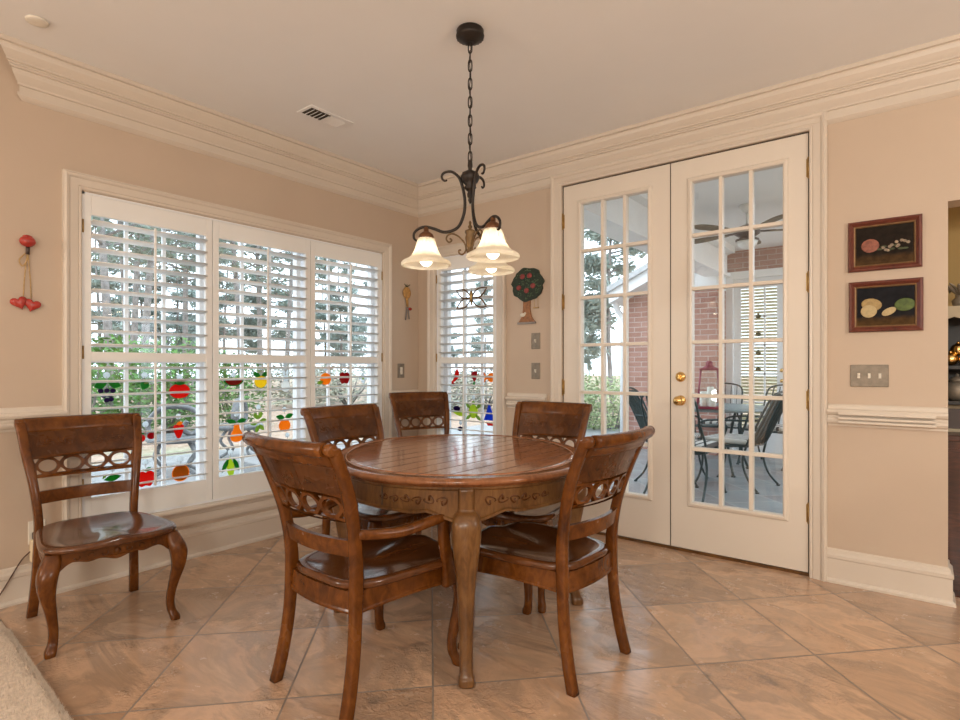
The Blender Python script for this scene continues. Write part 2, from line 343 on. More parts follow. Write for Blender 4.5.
# ------------------------------------------------------------------ mesh builder
class MB:
    def __init__(s): s.v = []; s.f = []; s.sm = []; s.mi = []
    def add(s, vs, fs, smooth=False, T=None, mi=0):
        n = len(s.v)
        s.v += [tuple(T @ Vector(p)) if T is not None else tuple(p) for p in vs]
        s.f += [tuple(n + i for i in f) for f in fs]
        s.sm += [smooth] * len(fs); s.mi += [mi] * len(fs)
        return s
    def box(s, lo, hi, bev=0.0, T=None, mi=0):
        x0, y0, z0 = lo; x1, y1, z1 = hi
        bm = bmesh.new()
        vs = [bm.verts.new(p) for p in ((x0, y0, z0), (x1, y0, z0), (x1, y1, z0), (x0, y1, z0), (x0, y0, z1), (x1, y0, z1), (x1, y1, z1), (x0, y1, z1))]
        for f in ((0, 3, 2, 1), (4, 5, 6, 7), (0, 1, 5, 4), (1, 2, 6, 5), (2, 3, 7, 6), (3, 0, 4, 7)): bm.faces.new([vs[i] for i in f])
        if bev: bmesh.ops.bevel(bm, geom=list(bm.edges), offset=bev, segments=2, affect='EDGES', profile=0.5)
        bm.verts.index_update()
        s.add([v.co[:] for v in bm.verts], [[v.index for v in f.verts] for f in bm.faces], False, T, mi)
        bm.free(); return s
    def rings(s, rings, closed=True, cap=True, smooth=True, T=None, loop=False, mi=0):
        n = len(rings[0]); vs = [p for r in rings for p in r]; fs = []
        m_ = len(rings)
        for i in range(m_ if loop else m_ - 1):
            j = (i + 1) % m_
            for k in range(n if closed else n - 1):
                k2 = (k + 1) % n
                fs.append((i * n + k, i * n + k2, j * n + k2, j * n + k))
        s.add(vs, fs, smooth, T, mi)
        if cap and not loop and closed:
            base = len(s.v) - len(vs)
            s.f.append(tuple(base + k for k in reversed(range(n)))); s.sm.append(False); s.mi.append(mi)
            s.f.append(tuple(base + (m_ - 1) * n + k for k in range(n))); s.sm.append(False); s.mi.append(mi)
        return s
    def tube(s, pts, rad, seg=8, cap=True, T=None, flat=None, mi=0):
        pts = [Vector(p) for p in pts]; R = rad if isinstance(rad, (list, tuple)) else [rad] * len(pts)
        rings = []; up = None
        for i, p in enumerate(pts):
            t = (pts[min(i + 1, len(pts) - 1)] - pts[max(i - 1, 0)])
            t = t.normalized() if t.length > 1e-9 else Vector((0, 0, 1))
            if up is None:
                up = Vector((0, 0, 1)) if abs(t.z) < 0.9 else Vector((1, 0, 0))
            a = up - t * up.dot(t)
            if a.length < 1e-6: a = Vector((1, 0, 0)) - t * t.x
            a.normalize(); b_ = t.cross(a); up = a
            fl = flat or (1, 1)
            rings.append([p + (a * cos(2 * pi * k / seg) * fl[0] + b_ * sin(2 * pi * k / seg) * fl[1]) * R[i] for k in range(seg)])
        return s.rings(rings, True, cap, True, T, mi=mi)
    def lathe(s, prof, seg=24, c=(0, 0, 0), T=None, flute=None, cap=True, mi=0):
        rings = []
        for r, z in prof:
            ring = []
            for k in range(seg):
                a = 2 * pi * k / seg
                rr = r * (1 + (flute(a, z) if flute else 0))
                ring.append((c[0] + rr * cos(a), c[1] + rr * sin(a), c[2] + z))
            rings.append(ring)
        return s.rings(rings, True, cap, True, T, mi=mi)
    def ball(s, c, r, seg=14, rn=8, T=None, mi=0):
        rx, ry, rz = r if isinstance(r, (tuple, list)) else (r, r, r)
        rings = []
        for i in range(rn + 1):
            th = pi * i / rn; q = max(sin(th), 0.02)
            rings.append([(c[0] + rx * q * cos(2 * pi * k / seg), c[1] + ry * q * sin(2 * pi * k / seg), c[2] - rz * cos(th)) for k in range(seg)])
        return s.rings(rings, True, True, True, T, mi=mi)
    def prism(s, poly, t0, t1, frame, holes=(), mi=0, smooth=False):
        """polygon (2D) with holes, extruded from t0 to t1; frame(u, v, t) gives the 3D point"""
        loops = [list(poly)] + [list(h_) for h_ in holes]
        flat = [p for l in loops for p in l]
        tris = tessellate_polygon([[Vector((p[0], p[1], 0)) for p in l] for l in loops])
        n = len(flat)
        vs = [frame(p[0], p[1], t0) for p in flat] + [frame(p[0], p[1], t1) for p in flat]
        fs = []
        for t in tris:
            a, b_, c_ = (flat[i] for i in t)
            ar = (b_[0] - a[0]) * (c_[1] - a[1]) - (b_[1] - a[1]) * (c_[0] - a[0])
            if abs(ar) < 1e-12: continue
            q = tuple(t) if ar > 0 else tuple(reversed(t))
            fs.append(tuple(reversed(q))); fs.append(tuple(i + n for i in q))
        k0 = 0
        for l in loops:
            m_ = len(l)
            for i in range(m_):
                j = (i + 1) % m_
                fs.append((k0 + i, k0 + j, n + k0 + j, n + k0 + i))
            k0 += m_
        return s.add(vs, fs, smooth, None, mi)
    def build(s, name, mat, parent=None, loc=None, rot=None, autosmooth=None):
        me = bpy.data.meshes.new(name)
        me.from_pydata(s.v, [], s.f)
        me.polygons.foreach_set('use_smooth', s.sm)
        for mm in (mat if isinstance(mat, (list, tuple)) else [mat]): me.materials.append(mm)
        if any(s.mi): me.polygons.foreach_set('material_index', s.mi)
        bm = bmesh.new(); bm.from_mesh(me); bmesh.ops.recalc_face_normals(bm, faces=bm.faces); bm.to_mesh(me); bm.free()
        me.update()
        o = bpy.data.objects.new(name, me)
        COL.objects.link(o)
        if parent is not None: o.parent = parent
        if loc is not None: o.location = loc
        if rot is not None: o.rotation_euler = rot
        return o

def tag(o, label=None, cat=None, group=None, kind=None):
    if label: o['label'] = label
    if cat: o['category'] = cat
    if group: o['group'] = group
    if kind: o['kind'] = kind
    return o
def thing(name, label, cat, loc=(0, 0, 0), rz=0.0, group=None):
    o = bpy.data.objects.new(name, None); o.empty_display_size = 0.05
    o.location = loc; o.rotation_euler = (0, 0, rz); COL.objects.link(o)
    return tag(o, label, cat, group)
def struct(name, mb, mat, parent=None):
    o = mb.build(name, mat, parent)
    if parent is None: o['kind'] = 'structure'
    return o
KIDS = {}
def copy_tree(o, parent=None, mats=None):
    c = o.copy(); COL.objects.link(c)
    if parent is not None: c.parent = parent
    for ch in [x for x in bpy.data.objects if x.parent == o]:
        copy_tree(ch, c)
    return c
def spline(pts, n=6):
    """Catmull-Rom through points (any dimension)"""
    out = []
    P_ = [pts[0]] + list(pts) + [pts[-1]]
    for i in range(1, len(P_) - 2):
        p0, p1, p2, p3 = P_[i - 1], P_[i], P_[i + 1], P_[i + 2]
        for k in range(n):
            t = k / n
            out.append(tuple(0.5 * (2 * b_ + (c_ - a) * t + (2 * a - 5 * b_ + 4 * c_ - d) * t * t + (3 * b_ - a - 3 * c_ + d) * t ** 3) for a, b_, c_, d in zip(p0, p1, p2, p3)))
    out.append(tuple(pts[-1]))
    return out
def interp(tab, z):
    for (a, b_) in zip(tab, tab[1:]):
        if z <= b_[0] or b_ is tab[-1]:
            t = max(0, min(1, (z - a[0]) / (b_[0] - a[0])))
            return [p + (q - p) * t for p, q in zip(a[1:], b_[1:])]

# ------------------------------------------------------------------ room shell
XL, YB, H = -3.535, 3.612, 2.74
# openings: left wall (y0,y1,z0,z1), back wall (x0,x1,z0,z1)
LW = (1.061, 3.186, 0.317, 2.108)
BWIN = (-3.312, -2.664, 0.317, 2.108)
BDOOR = (-2.072, -0.500, 0.0, 2.485)
RX = 0.095                                        # where the back wall ends at the cased opening
T = 0.16                                          # wall thickness
mb = MB(); mb.box((XL - T, -4.2, -0.12), (4.0, YB + 0.14, 0.0)); struct('floor', mb, M['floor'])
mb = MB(); mb.box((XL - T, -4.2, H), (4.0, YB + T, H + 0.1)); struct('ceiling', mb, M['ceiling'])
mb = MB()
mb.box((XL - T, -4.2, 0), (XL, LW[0], H)); mb.box((XL - T, LW[1], 0), (XL, YB + T, H))
mb.box((XL - T, LW[0], 0), (XL, LW[1], LW[2])); mb.box((XL - T, LW[0], LW[3]), (XL, LW[1], H))
struct('wall_left', mb, M['wall'])
mb = MB()
mb.box((XL, YB, 0), (BWIN[0], YB + T, H)); mb.box((BWIN[1], YB, 0), (BDOOR[0], YB + T, H)); mb.box((BDOOR[1], YB, 0), (RX, YB + T, H))
mb.box((BWIN[0], YB, 0), (BWIN[1], YB + T, BWIN[2])); mb.box((BWIN[0], YB, BWIN[3]), (BWIN[1], YB + T, H))
mb.box((BDOOR[0], YB, BDOOR[3]), (BDOOR[1], YB + T, H)); mb.box((RX, YB, 1.985), (2.6, YB + T, H)); mb.box((2.6, YB, 0), (4.0, YB + T, H))
struct('wall_back', mb, M['wall'])
mb = MB(); mb.box((4.0, -4.2, 0), (4.15, YB + T, H)); struct('wall_right', mb, M['wall'])
mb = MB(); mb.box((XL - T, -4.35, 0), (4.15, -4.2, H)); struct('wall_front', mb, M['wall'])

def ogee(prof, path, closed=False):
    """sweep a moulding profile along mitred corner frames: path(p, z) -> list of points"""
# crown: profile of (projection, height below ceiling)
CROWN = [(0.122, 0.0), (0.122, 0.022), (0.108, 0.024), (0.108, 0.032), (0.102, 0.050), (0.090, 0.068), (0.080, 0.080), (0.080, 0.090), (0.070, 0.092), (0.070, 0.100), (0.064, 0.101), (0.064, 0.110), (0.052, 0.112), (0.052, 0.118),
         (0.046, 0.134), (0.034, 0.152), (0.024, 0.166), (0.024, 0.176), (0.014, 0.178), (0.014, 0.210), (0.024, 0.212), (0.024, 0.226), (0.012, 0.238), (0.0, 0.246), (0.0, 0.0)]
mb = MB()
ends = [[(XL + p, 0.806 - p, H - z) for p, z in CROWN], [(XL + p, YB - p, H - z) for p, z in CROWN]]
mb.rings(ends, True, True, False)
struct('crown_molding_left', mb, M['trim'])
mb = MB()
mb.rings([[(XL + p, YB - p, H - z) for p, z in CROWN], [(4.0, YB - p, H - z) for p, z in CROWN]], True, True, False)
struct('crown_molding_back', mb, M['trim'])

BASE = [(0, 0), (0.030, 0), (0.030, 0.012), (0.024, 0.020), (0.018, 0.024), (0.018, 0.128), (0.022, 0.134), (0.022, 0.150), (0.012, 0.160), (0.010, 0.176), (0, 0.182)]
mb = MB(); mb.rings([[(XL + p, -4.2, z) for p, z in BASE], [(XL + p, YB - p, z) for p, z in BASE]], True, True, False); struct('baseboard_left', mb, M['trim'])
mb = MB()
mb.rings([[(XL + p, YB - p, z) for p, z in BASE], [(-2.16, YB - p, z) for p, z in BASE]], True, True, False)
mb.rings([[(-0.415, YB - p, z) for p, z in BASE], [(RX + p, YB - p, z) for p, z in BASE], [(RX + p, YB + T, z) for p, z in BASE]], True, True, False)
struct('baseboard_back', mb, M['trim'])
RAIL = [(0, 0), (0.010, 0), (0.010, 0.010), (0.024, 0.018), (0.030, 0.030), (0.030, 0.042), (0.018, 0.050), (0.018, 0.058), (0.034, 0.066), (0.040, 0.078), (0.034, 0.088), (0.014, 0.094), (0.014, 0.108), (0.008, 0.116), (0, 0.118)]
RZ = 0.850
def rail(a, b_, left=True):
    f_ = (lambda p, t, z: (XL + p, t, RZ + z)) if left else (lambda p, t, z: (t, YB - p, RZ + z))
    return [[f_(p, a, z) for p, z in RAIL], [f_(p, b_, z) for p, z in RAIL]]
mb = MB(); mb.rings(rail(-4.2, 0.985), True, True, False); mb.rings(rail(3.29, YB), True, True, False); struct('trim_1', mb, M['trim'])
mb = MB(); mb.rings(rail(-2.556, -2.20, False), True, True, False)
mb.rings(rail(-0.412, RX, False), True, True, False)
# raised reeded block on the rail beside the french doors
for k, (z0, z1) in enumerate(((0.868, 0.882), (0.888, 0.902), (0.912, 0.930))):
    mb.box((-0.36, YB - 0.052, z0), (0.05, YB - 0.015, z1), 0.004)
struct('trim_2', mb, M['trim'])

# casings (mitred profile rings): profile (w outward, projection)
CAS = [(0, 0), (0, 0.014), (0.006, 0.018), (0.016, 0.016), (0.020, 0.020), (0.055, 0.022), (0.062, 0.030), (0.074, 0.034), (0.082, 0.026), (0.086, 0.026), (0.086, 0.0)]
def casing(name, a0, a1, z0, z1, left, four=True):
    sc_ = lambda w: w
    def pt(a, z, p): return (XL + p, a, z) if left else (a, YB - p, z)
    fr = []
    cs = [(a0, z0, -1, -1 if four else 0), (a0, z1, -1, 1), (a1, z1, 1, 1), (a1, z0, 1, -1 if four else 0)]
    for a, z, sa, sz in cs:
        fr.append([pt(a + sa * w, z + sz * w, p) for w, p in CAS])
    m_ = MB()
    if four: m_.rings(fr, True, False, False, loop=True)
    else: m_.rings(fr, True, True, False)
    return struct(name, m_, M['trim'])
def casing_win(name, a0, a1, z0, z1, left):
    o = casing(name, a0, a1, z0, z1, left, False)
    def pt(a, z, p): return (XL + p, a, z) if left else (a, YB - p, z)
    m_ = MB()
    st = [(0, 0), (0.05, 0), (0.056, 0.008), (0.056, 0.016), (0.05, 0.024), (0, 0.024)]       # stool
    m_.rings([[pt(a0 - 0.10, z0 - 0.024 + z, p) for p, z in st], [pt(a1 + 0.10, z0 - 0.024 + z, p) for p, z in st]], True, True, False)
    ap = [(0, 0), (0.010, 0), (0.018, 0.012), (0.020, 0.03), (0.016, 0.06), (0.022, 0.07), (0.022, 0.088), (0, 0.092)]
    m_.rings([[pt(a0 - 0.08, z0 - 0.116 + z, p) for p, z in ap], [pt(a1 + 0.08, z0 - 0.116 + z, p) for p, z in ap]], True, True, False)
    return struct(name[:-1] + str(int(name[-1]) + 1), m_, M['trim'])
casing_win('trim_3', LW[0] - 0.004, LW[1] + 0.004, LW[2], LW[3] + 0.004, True)
casing_win('trim_5', BWIN[0] - 0.004, BWIN[1] + 0.004, BWIN[2], BWIN[3] + 0.004, False)
casing('trim_7', BDOOR[0], BDOOR[1], BDOOR[2], BDOOR[3], False, False)

# jamb liners and double-hung windows behind the shutters
def window(name, a0, a1, z0, z1, left, units):
    """white window unit in the wall: frame, sashes, muntins, glass (glass plane 0.10 behind the wall face)"""
    def P3(a, z, d): return (XL - d, a, z) if left else (a, YB + d, z)
    def bx(m_, a_0, a_1, z_0, z_1, d0, d1):
        p, q = P3(a_0, z_0, d0), P3(a_1, z_1, d1)
        m_.box(tuple(min(i, j) for i, j in zip(p, q)), tuple(max(i, j) for i, j in zip(p, q)))
    f_ = MB()
    bx(f_, a0, a0 + 0.012, z0, z1, 0.0, T); bx(f_, a1 - 0.012, a1, z0, z1, 0.0, T)
    bx(f_, a0, a1, z0, z0 + 0.012, 0.0, T); bx(f_, a0, a1, z1 - 0.012, z1, 0.0, T)
    root = struct(name, f_, M['window_white'])
    w = (a1 - a0) / units
    for i in range(units):
        b0, b1 = a0 + w * i, a0 + w * (i + 1)
        s_ = MB()
        e = 0.045 if units > 1 else 0.05
        zm = 1.22
        bx(s_, b0 + 0.012, b0 + e, z0, z1, 0.085, 0.135); bx(s_, b1 - e, b1 - 0.012, z0, z1, 0.085, 0.135)
        bx(s_, b0 + e, b1 - e, z0, z0 + 0.07, 0.085, 0.135); bx(s_, b0 + e, b1 - e, z1 - 0.055, z1, 0.085, 0.135)
        bx(s_, b0 + e, b1 - e, zm - 0.028, zm + 0.028, 0.085, 0.135)
        s_.build('sash', M['window_white'], root)
        m_ = MB()
        for q in (1, 2):
            c_ = b0 + e + (b1 - b0 - 2 * e) * q / 3
            bx(m_, c_ - 0.010, c_ + 0.010, z0 + 0.07, z1 - 0.055, 0.10, 0.118)
        m_.build('muntin', M['window_white'], root)
        g_ = MB(); bx(g_, b0 + e, b1 - e, z0 + 0.07, z1 - 0.055, 0.108, 0.111); g_.build('glass', M['glass'], root)
    return root
window('window_1', LW[0], LW[1], LW[2], LW[3], True, 3)
window('window_2', BWIN[0], BWIN[1], BWIN[2], BWIN[3], False, 1)

# ------------------------------------------------------------------ plantation shutters
def shutter(a0, a1, z0, z1, left, label, stile=0.042, hinge_side=-1, tilt=None):
    w = a1 - a0; h_ = z1 - z0
    loc = (XL, a0, z0) if left else (a0, YB, z0)
    root = thing('plantation_shutter', label, 'window shutter', loc, 0, 'plantation shutters')
    def P3(a, z, d): return (-d, a, z) if left else (a, d, z)          # d: into the wall
    def bx(m_, a_0, a_1, z_0, z_1, d0, d1, bev=0.0):
        p, q = P3(a_0, z_0, d0), P3(a_1, z_1, d1)
        m_.box(tuple(min(i, j) for i, j in zip(p, q)), tuple(max(i, j) for i, j in zip(p, q)), bev)
    top, bot = 0.110, 0.140
    zm = 1.225 - z0
    f_ = MB()
    bx(f_, 0.002, stile, 0.004, h_ - 0.004, 0.004, 0.034, 0.003); bx(f_, w - stile, w - 0.002, 0.004, h_ - 0.004, 0.004, 0.034, 0.003)
    bx(f_, stile, w - stile, 0.004, bot, 0.005, 0.033); bx(f_, stile, w - stile, h_ - top, h_ - 0.004, 0.005, 0.033)
    bx(f_, stile, w - stile, zm - 0.026, zm + 0.026, 0.007, 0.031)
    f_.build('shutter_frame', M['shutter'], root)
    lv = MB()
    def lou(zlo, zhi):
        n = max(1, round((zhi - zlo) / 0.0768)); dz = (zhi - zlo) / n
        for i in range(n):
            zc = zlo + dz * (i + 0.5); ring = []
            ang = radians(-8)
            for k in range(12):
                t = 2 * pi * k / 12
                y_, z_ = 0.0445 * cos(t), 0.0055 * sin(t)
                d = 0.019 + y_ * cos(ang) - z_ * sin(ang); z_2 = zc + y_ * sin(ang) + z_ * cos(ang)
                ring.append((d, z_2))
            lv.rings([[P3(stile + 0.001, z_, d) for d, z_ in ring], [P3(w - stile - 0.001, z_, d) for d, z_ in ring]], True, True, True)
    lou(bot, zm - 0.026); lou(zm + 0.026, h_ - top)
    lv.build('louvers', M['shutter'], root)
    c_ = w / 2 if tilt is None else tilt
    t_ = MB(); bx(t_, c_ - 0.006, c_ + 0.006, bot + 0.02, zm - 0.03, -0.034, -0.024, 0.002); bx(t_, c_ - 0.006, c_ + 0.006, zm + 0.03, h_ - top - 0.02, -0.034, -0.024, 0.002)
    t_.build('tilt_rod', M['shutter'], root)
    if hinge_side:
        for zz in (h_ * 0.12, h_ * 0.52, h_ * 0.90):
            hg = MB(); a_ = 0.0 if hinge_side < 0 else w
            p = P3(a_, zz - 0.035, 0.0); q = P3(a_, zz + 0.035, 0.0)
            off_ = Vector((0.004, 0, 0)) if left else Vector((0, -0.004, 0))
            hg.tube([Vector(p) + off_, Vector(q) + off_], 0.005, 8)
            hg.build('hinge', M['pewter'] if 0 else M['old_brass'], root)
    return root
ys = [1.064, 1.768, 2.495, 3.183]
shutter(ys[0], ys[1], LW[2] + 0.004, LW[3] - 0.006, True, 'white louvered shutter on the wide window, leftmost panel behind the empty side chair', hinge_side=-1)
shutter(ys[1], ys[2], LW[2] + 0.004, LW[3] - 0.006, True, 'white louvered shutter on the wide window, middle panel of the three', hinge_side=0)
shutter(ys[2], ys[3], LW[2] + 0.004, LW[3] - 0.006, True, 'white louvered shutter on the wide window, right panel nearest the room corner', hinge_side=1)
shutter(BWIN[0] + 0.003, BWIN[1] - 0.003, BWIN[2] + 0.004, BWIN[3] - 0.006, False, 'white louvered shutter filling the narrow window between corner and apple tree plaque', hinge_side=-1)

# ------------------------------------------------------------------ french doors
def french_door(name, x0, x1, g0, g1, hinge_x, hinge_zs, knob_x=None):
    z0, z1, gz0, gz1 = 0.020, 2.476, 0.318, 2.330
    y0, y1 = YB + 0.004, YB + 0.048
    f_ = MB()
    f_.box((x0, y0, z0), (g0, y1, z1)); f_.box((g1, y0, z0), (x1, y1, z1)); f_.box((g0, y0, z0), (g1, y1, gz0)); f_.box((g0, y0, gz1), (g1, y1, z1))
    root = struct(name, f_, M['door'])
    lip = [(0.0, 0.0), (0.0, 0.010), (0.008, 0.016), (0.022, 0.012), (0.030, 0.0)]
    l_ = MB()
    fr = [[(a + sa * w, y0 - p, z + sz * w) for w, p in lip] for a, z, sa, sz in ((g0, gz0, -1, -1), (g0, gz1, -1, 1), (g1, gz1, 1, 1), (g1, gz0, 1, -1))]
    l_.rings(fr, True, False, False, loop=True); l_.build('glazing_frame', M['door'], root)
    m_ = MB()
    for q in (1, 2):
        c_ = g0 + (g1 - g0) * q / 3; m_.box((c_ - 0.011, y0 - 0.006, gz0), (c_ + 0.011, y1, gz1), 0.003)
    for q in range(1, 6):
        c_ = gz0 + (gz1 - gz0) * q / 6; m_.box((g0, y0 - 0.0048, c_ - 0.011), (g1, y1 - 0.001, c_ + 0.011), 0.003)
    m_.build('muntins', M['door'], root)
    g_ = MB(); g_.box((g0, y0 + 0.022, gz0), (g1, y0 + 0.025, gz1)); g_.build('glass', M['glass'], root)
    for z in hinge_zs:
        h_ = MB(); h_.tube([(hinge_x, y0 - 0.006, z - 0.05), (hinge_x, y0 - 0.006, z + 0.05)], 0.007, 8)
        h_.ball((hinge_x, y0 - 0.006, z + 0.054), 0.007, 8, 5); h_.ball((hinge_x, y0 - 0.006, z - 0.054), 0.007, 8, 5)
        h_.box((hinge_x - 0.012, y0 - 0.003, z - 0.05), (hinge_x + 0.012, y0 + 0.001, z + 0.05))
        h_.build('hinge', M['old_brass'], root)
    return root
french_door('door_1', -2.062, -1.284, -1.920, -1.428, -2.067, (2.226, 1.64, 1.02, 0.352))
d2 = french_door('door_2', -1.277, -0.508, -1.143, -0.632, -0.504, (2.281, 1.644, 0.984, 0.352))
k_ = MB(); T0 = Matrix.Translation((-1.215, YB + 0.004, 0.955)) @ Matrix.Rotation(pi / 2, 4, 'X')
k_.lathe([(0.033, 0.0), (0.033, 0.004), (0.026, 0.010), (0.012, 0.014), (0.011, 0.034), (0.020, 0.040), (0.028, 0.050), (0.029, 0.060), (0.022, 0.070), (0.006, 0.074)], 20, T=T0)
k_.build('door_knob', M['brass'], d2)
k_ = MB(); T0 = Matrix.Translation((-1.215, YB + 0.004, 1.105)) @ Matrix.Rotation(pi / 2, 4, 'X')
k_.lathe([(0.032, 0.0), (0.032, 0.006), (0.026, 0.012), (0.014, 0.014), (0.014, 0.018)], 20, T=T0); k_.box((-1.219, YB - 0.036, 1.090), (-1.211, YB - 0.012, 1.120), 0.002)
k_.build('deadbolt', M['brass'], d2)
k_ = MB(); k_.box((-1.2836, YB + 0.006, 0.02), (-1.2774, YB + 0.046, 2.476)); k_.box((BDOOR[0], YB + 0.01, 2.4765), (BDOOR[1], YB + 0.05, 2.485)); k_.box((-2.071, YB + 0.01, 0.02), (-2.0625, YB + 0.05, 2.476)); k_.box((-0.5075, YB + 0.01, 0.02), (-0.501, YB + 0.05, 2.476))
struct('trim_8', k_, M['crack'])
k_ = MB(); k_.box((BDOOR[0], YB, 0.0), (BDOOR[1], YB + T, 0.016)); struct('trim_9', k_, M['table_leg'])

# ------------------------------------------------------------------ dining table
TC = (-1.775, 2.105)
TA, TBb, TROT = 0.700, 0.600, 0.735            # half axes; long axis runs from the near leg to the far one
def table_xy(r_off, t):
    """point on the (offset) oval, in table-local axes"""
    e = 2.15
    c_, s_ = cos(t), sin(t)
    return ((TBb + r_off) * math.copysign(abs(c_) ** (2 / e), c_), (TA + r_off) * math.copysign(abs(s_) ** (2 / e), s_))
def rot2(p, a): return (p[0] * cos(a) - p[1] * sin(a), p[0] * sin(a) + p[1] * cos(a))
table = thing('dining_table', 'oval wooden dining table with planked top and carved apron, ringed by chairs', 'table', (TC[0], TC[1], 0))
mb = MB(); NS = 96
def oval_rings(m_, prof, mi, cap):
    m_.rings([[(*rot2(table_xy(r, 2 * pi * k / NS), TROT), z) for k in range(NS)] for r, z in prof], True, cap, True, mi=mi)
oval_rings(mb, [(-0.30, 0.7605), (-0.10, 0.7605), (-0.066, 0.7605), (-0.066, 0.730), (-0.10, 0.728)], 0, True)
oval_rings(mb, [(-0.066, 0.730), (-0.066, 0.7606), (-0.062, 0.7606), (-0.062, 0.730)], 2, False)
oval_rings(mb, [(-0.062, 0.730), (-0.062, 0.7605), (-0.018, 0.7600), (-0.012, 0.7580), (-0.004, 0.7550), (0.0, 0.748), (-0.001, 0.741), (-0.006, 0.737), (-0.016, 0.735), (-0.018, 0.728), (-0.062, 0.728)], 1, False)
top = mb.build('tabletop', [M['table_top'], M['table_rim'], M['inlay']], table)
# apron: carved band with a scalloped lower edge between the legs
mb = MB()
def ap_low(t):
    u_ = abs(((t - pi / 2) / (pi / 2)) % 1.0 - 0.5) * 2          # 1 at a leg, 0 midway
    return 0.626 + 0.006 * cos(pi * u_) - (0.034 * max(0, (u_ - 0.72) / 0.28) ** 1.3) + 0.010 * math.exp(-((u_ - 0.70) / 0.08) ** 2)
NA = 160
mb.rings([[(*rot2(table_xy(r, 2 * pi * k / NA), TROT), (z if z else ap_low(2 * pi * k / NA) + dz)) for k in range(NA)]
          for r, z, dz in ((-0.050, 0.728, 0), (-0.024, 0.728, 0), (-0.024, 0.719, 0), (-0.030, 0.713, 0), (-0.030, 0, 0.013), (-0.022, 0, 0.009), (-0.022, 0, 0.0), (-0.052, 0, 0.0))], True, False, False, loop=True)
# carved scrolls on each apron quarter
def ap_pt(t, z): return (*rot2(table_xy(-0.0295, t), TROT), z)
for q in range(4):
    base = q * pi / 2
    for sgn in (-1, 1):
        for j in range(6):
            t0 = base + sgn * (0.13 + 0.082 * j)
            amp = 0.021 - 0.0015 * j
            pts = [(t0 + sgn * (0.05 - 0.045 * (1 - k / 14)) * cos(k * 0.55) , 0.676 + (1 if j % 2 else -1) * amp * (1 - k / 20) * sin(k * 0.55)) for k in range(14)]
            mb.tube([ap_pt(*p) for p in pts], [0.0045 * (1 - k / 22) for k in range(14)], 5, mi=1)
for t in (-pi / 2 - 0.55, -pi / 2 - 0.56 + pi):
    mb.box((-0.0015, -0.004, 0.645), (0.0015, 0.0, 0.722), T=Matrix.Translation((*rot2(table_xy(-0.0225, t), TROT), 0)) @ Matrix.Rotation(TROT + t + pi / 2, 4, 'Z'), mi=2)
apron = mb.build('apron', [M['table_leg'], M['chair_wood_dark'], M['crack']], table)
apron['label'] = 'golden brown apron with carved scrolls'
for q in range(4):
    t = q * pi / 2 - pi / 2
    m_ = MB()
    # outward radial profile: (z, radial offset, half width radial, half width tangential)
    leg = spline([(0.722, -0.006, 0.033, 0.035), (0.655, -0.006, 0.033, 0.035), (0.638, -0.004, 0.033, 0.036), (0.624, 0.004, 0.043, 0.046), (0.595, 0.011, 0.052, 0.055), (0.55, 0.011, 0.053, 0.056), (0.47, 0.004, 0.046, 0.048), (0.36, -0.006, 0.036, 0.036),
                  (0.24, -0.010, 0.029, 0.030), (0.12, -0.006, 0.026, 0.026), (0.045, 0.014, 0.026, 0.026), (0.028, 0.020, 0.030, 0.030), (0.008, 0.022, 0.030, 0.031), (0.0, 0.022, 0.026, 0.027)], 4)
    rr = (TA if q % 2 == 0 else TBb) - 0.045
    rings = []
    for z, ro, hr, ht in leg:
        ring = []
        for k in range(16):
            a = 2 * pi * k / 16; e = 2 / 3.2
            ring.append((rr + ro + hr * math.copysign(abs(cos(a)) ** e, cos(a)), ht * math.copysign(abs(sin(a)) ** e, sin(a)), z))
        rings.append(ring)
    m_.rings(rings, True, True, True, T=Matrix.Rotation(TROT + t, 4, 'Z'))
    m_.build('leg', M['table_leg'], table)

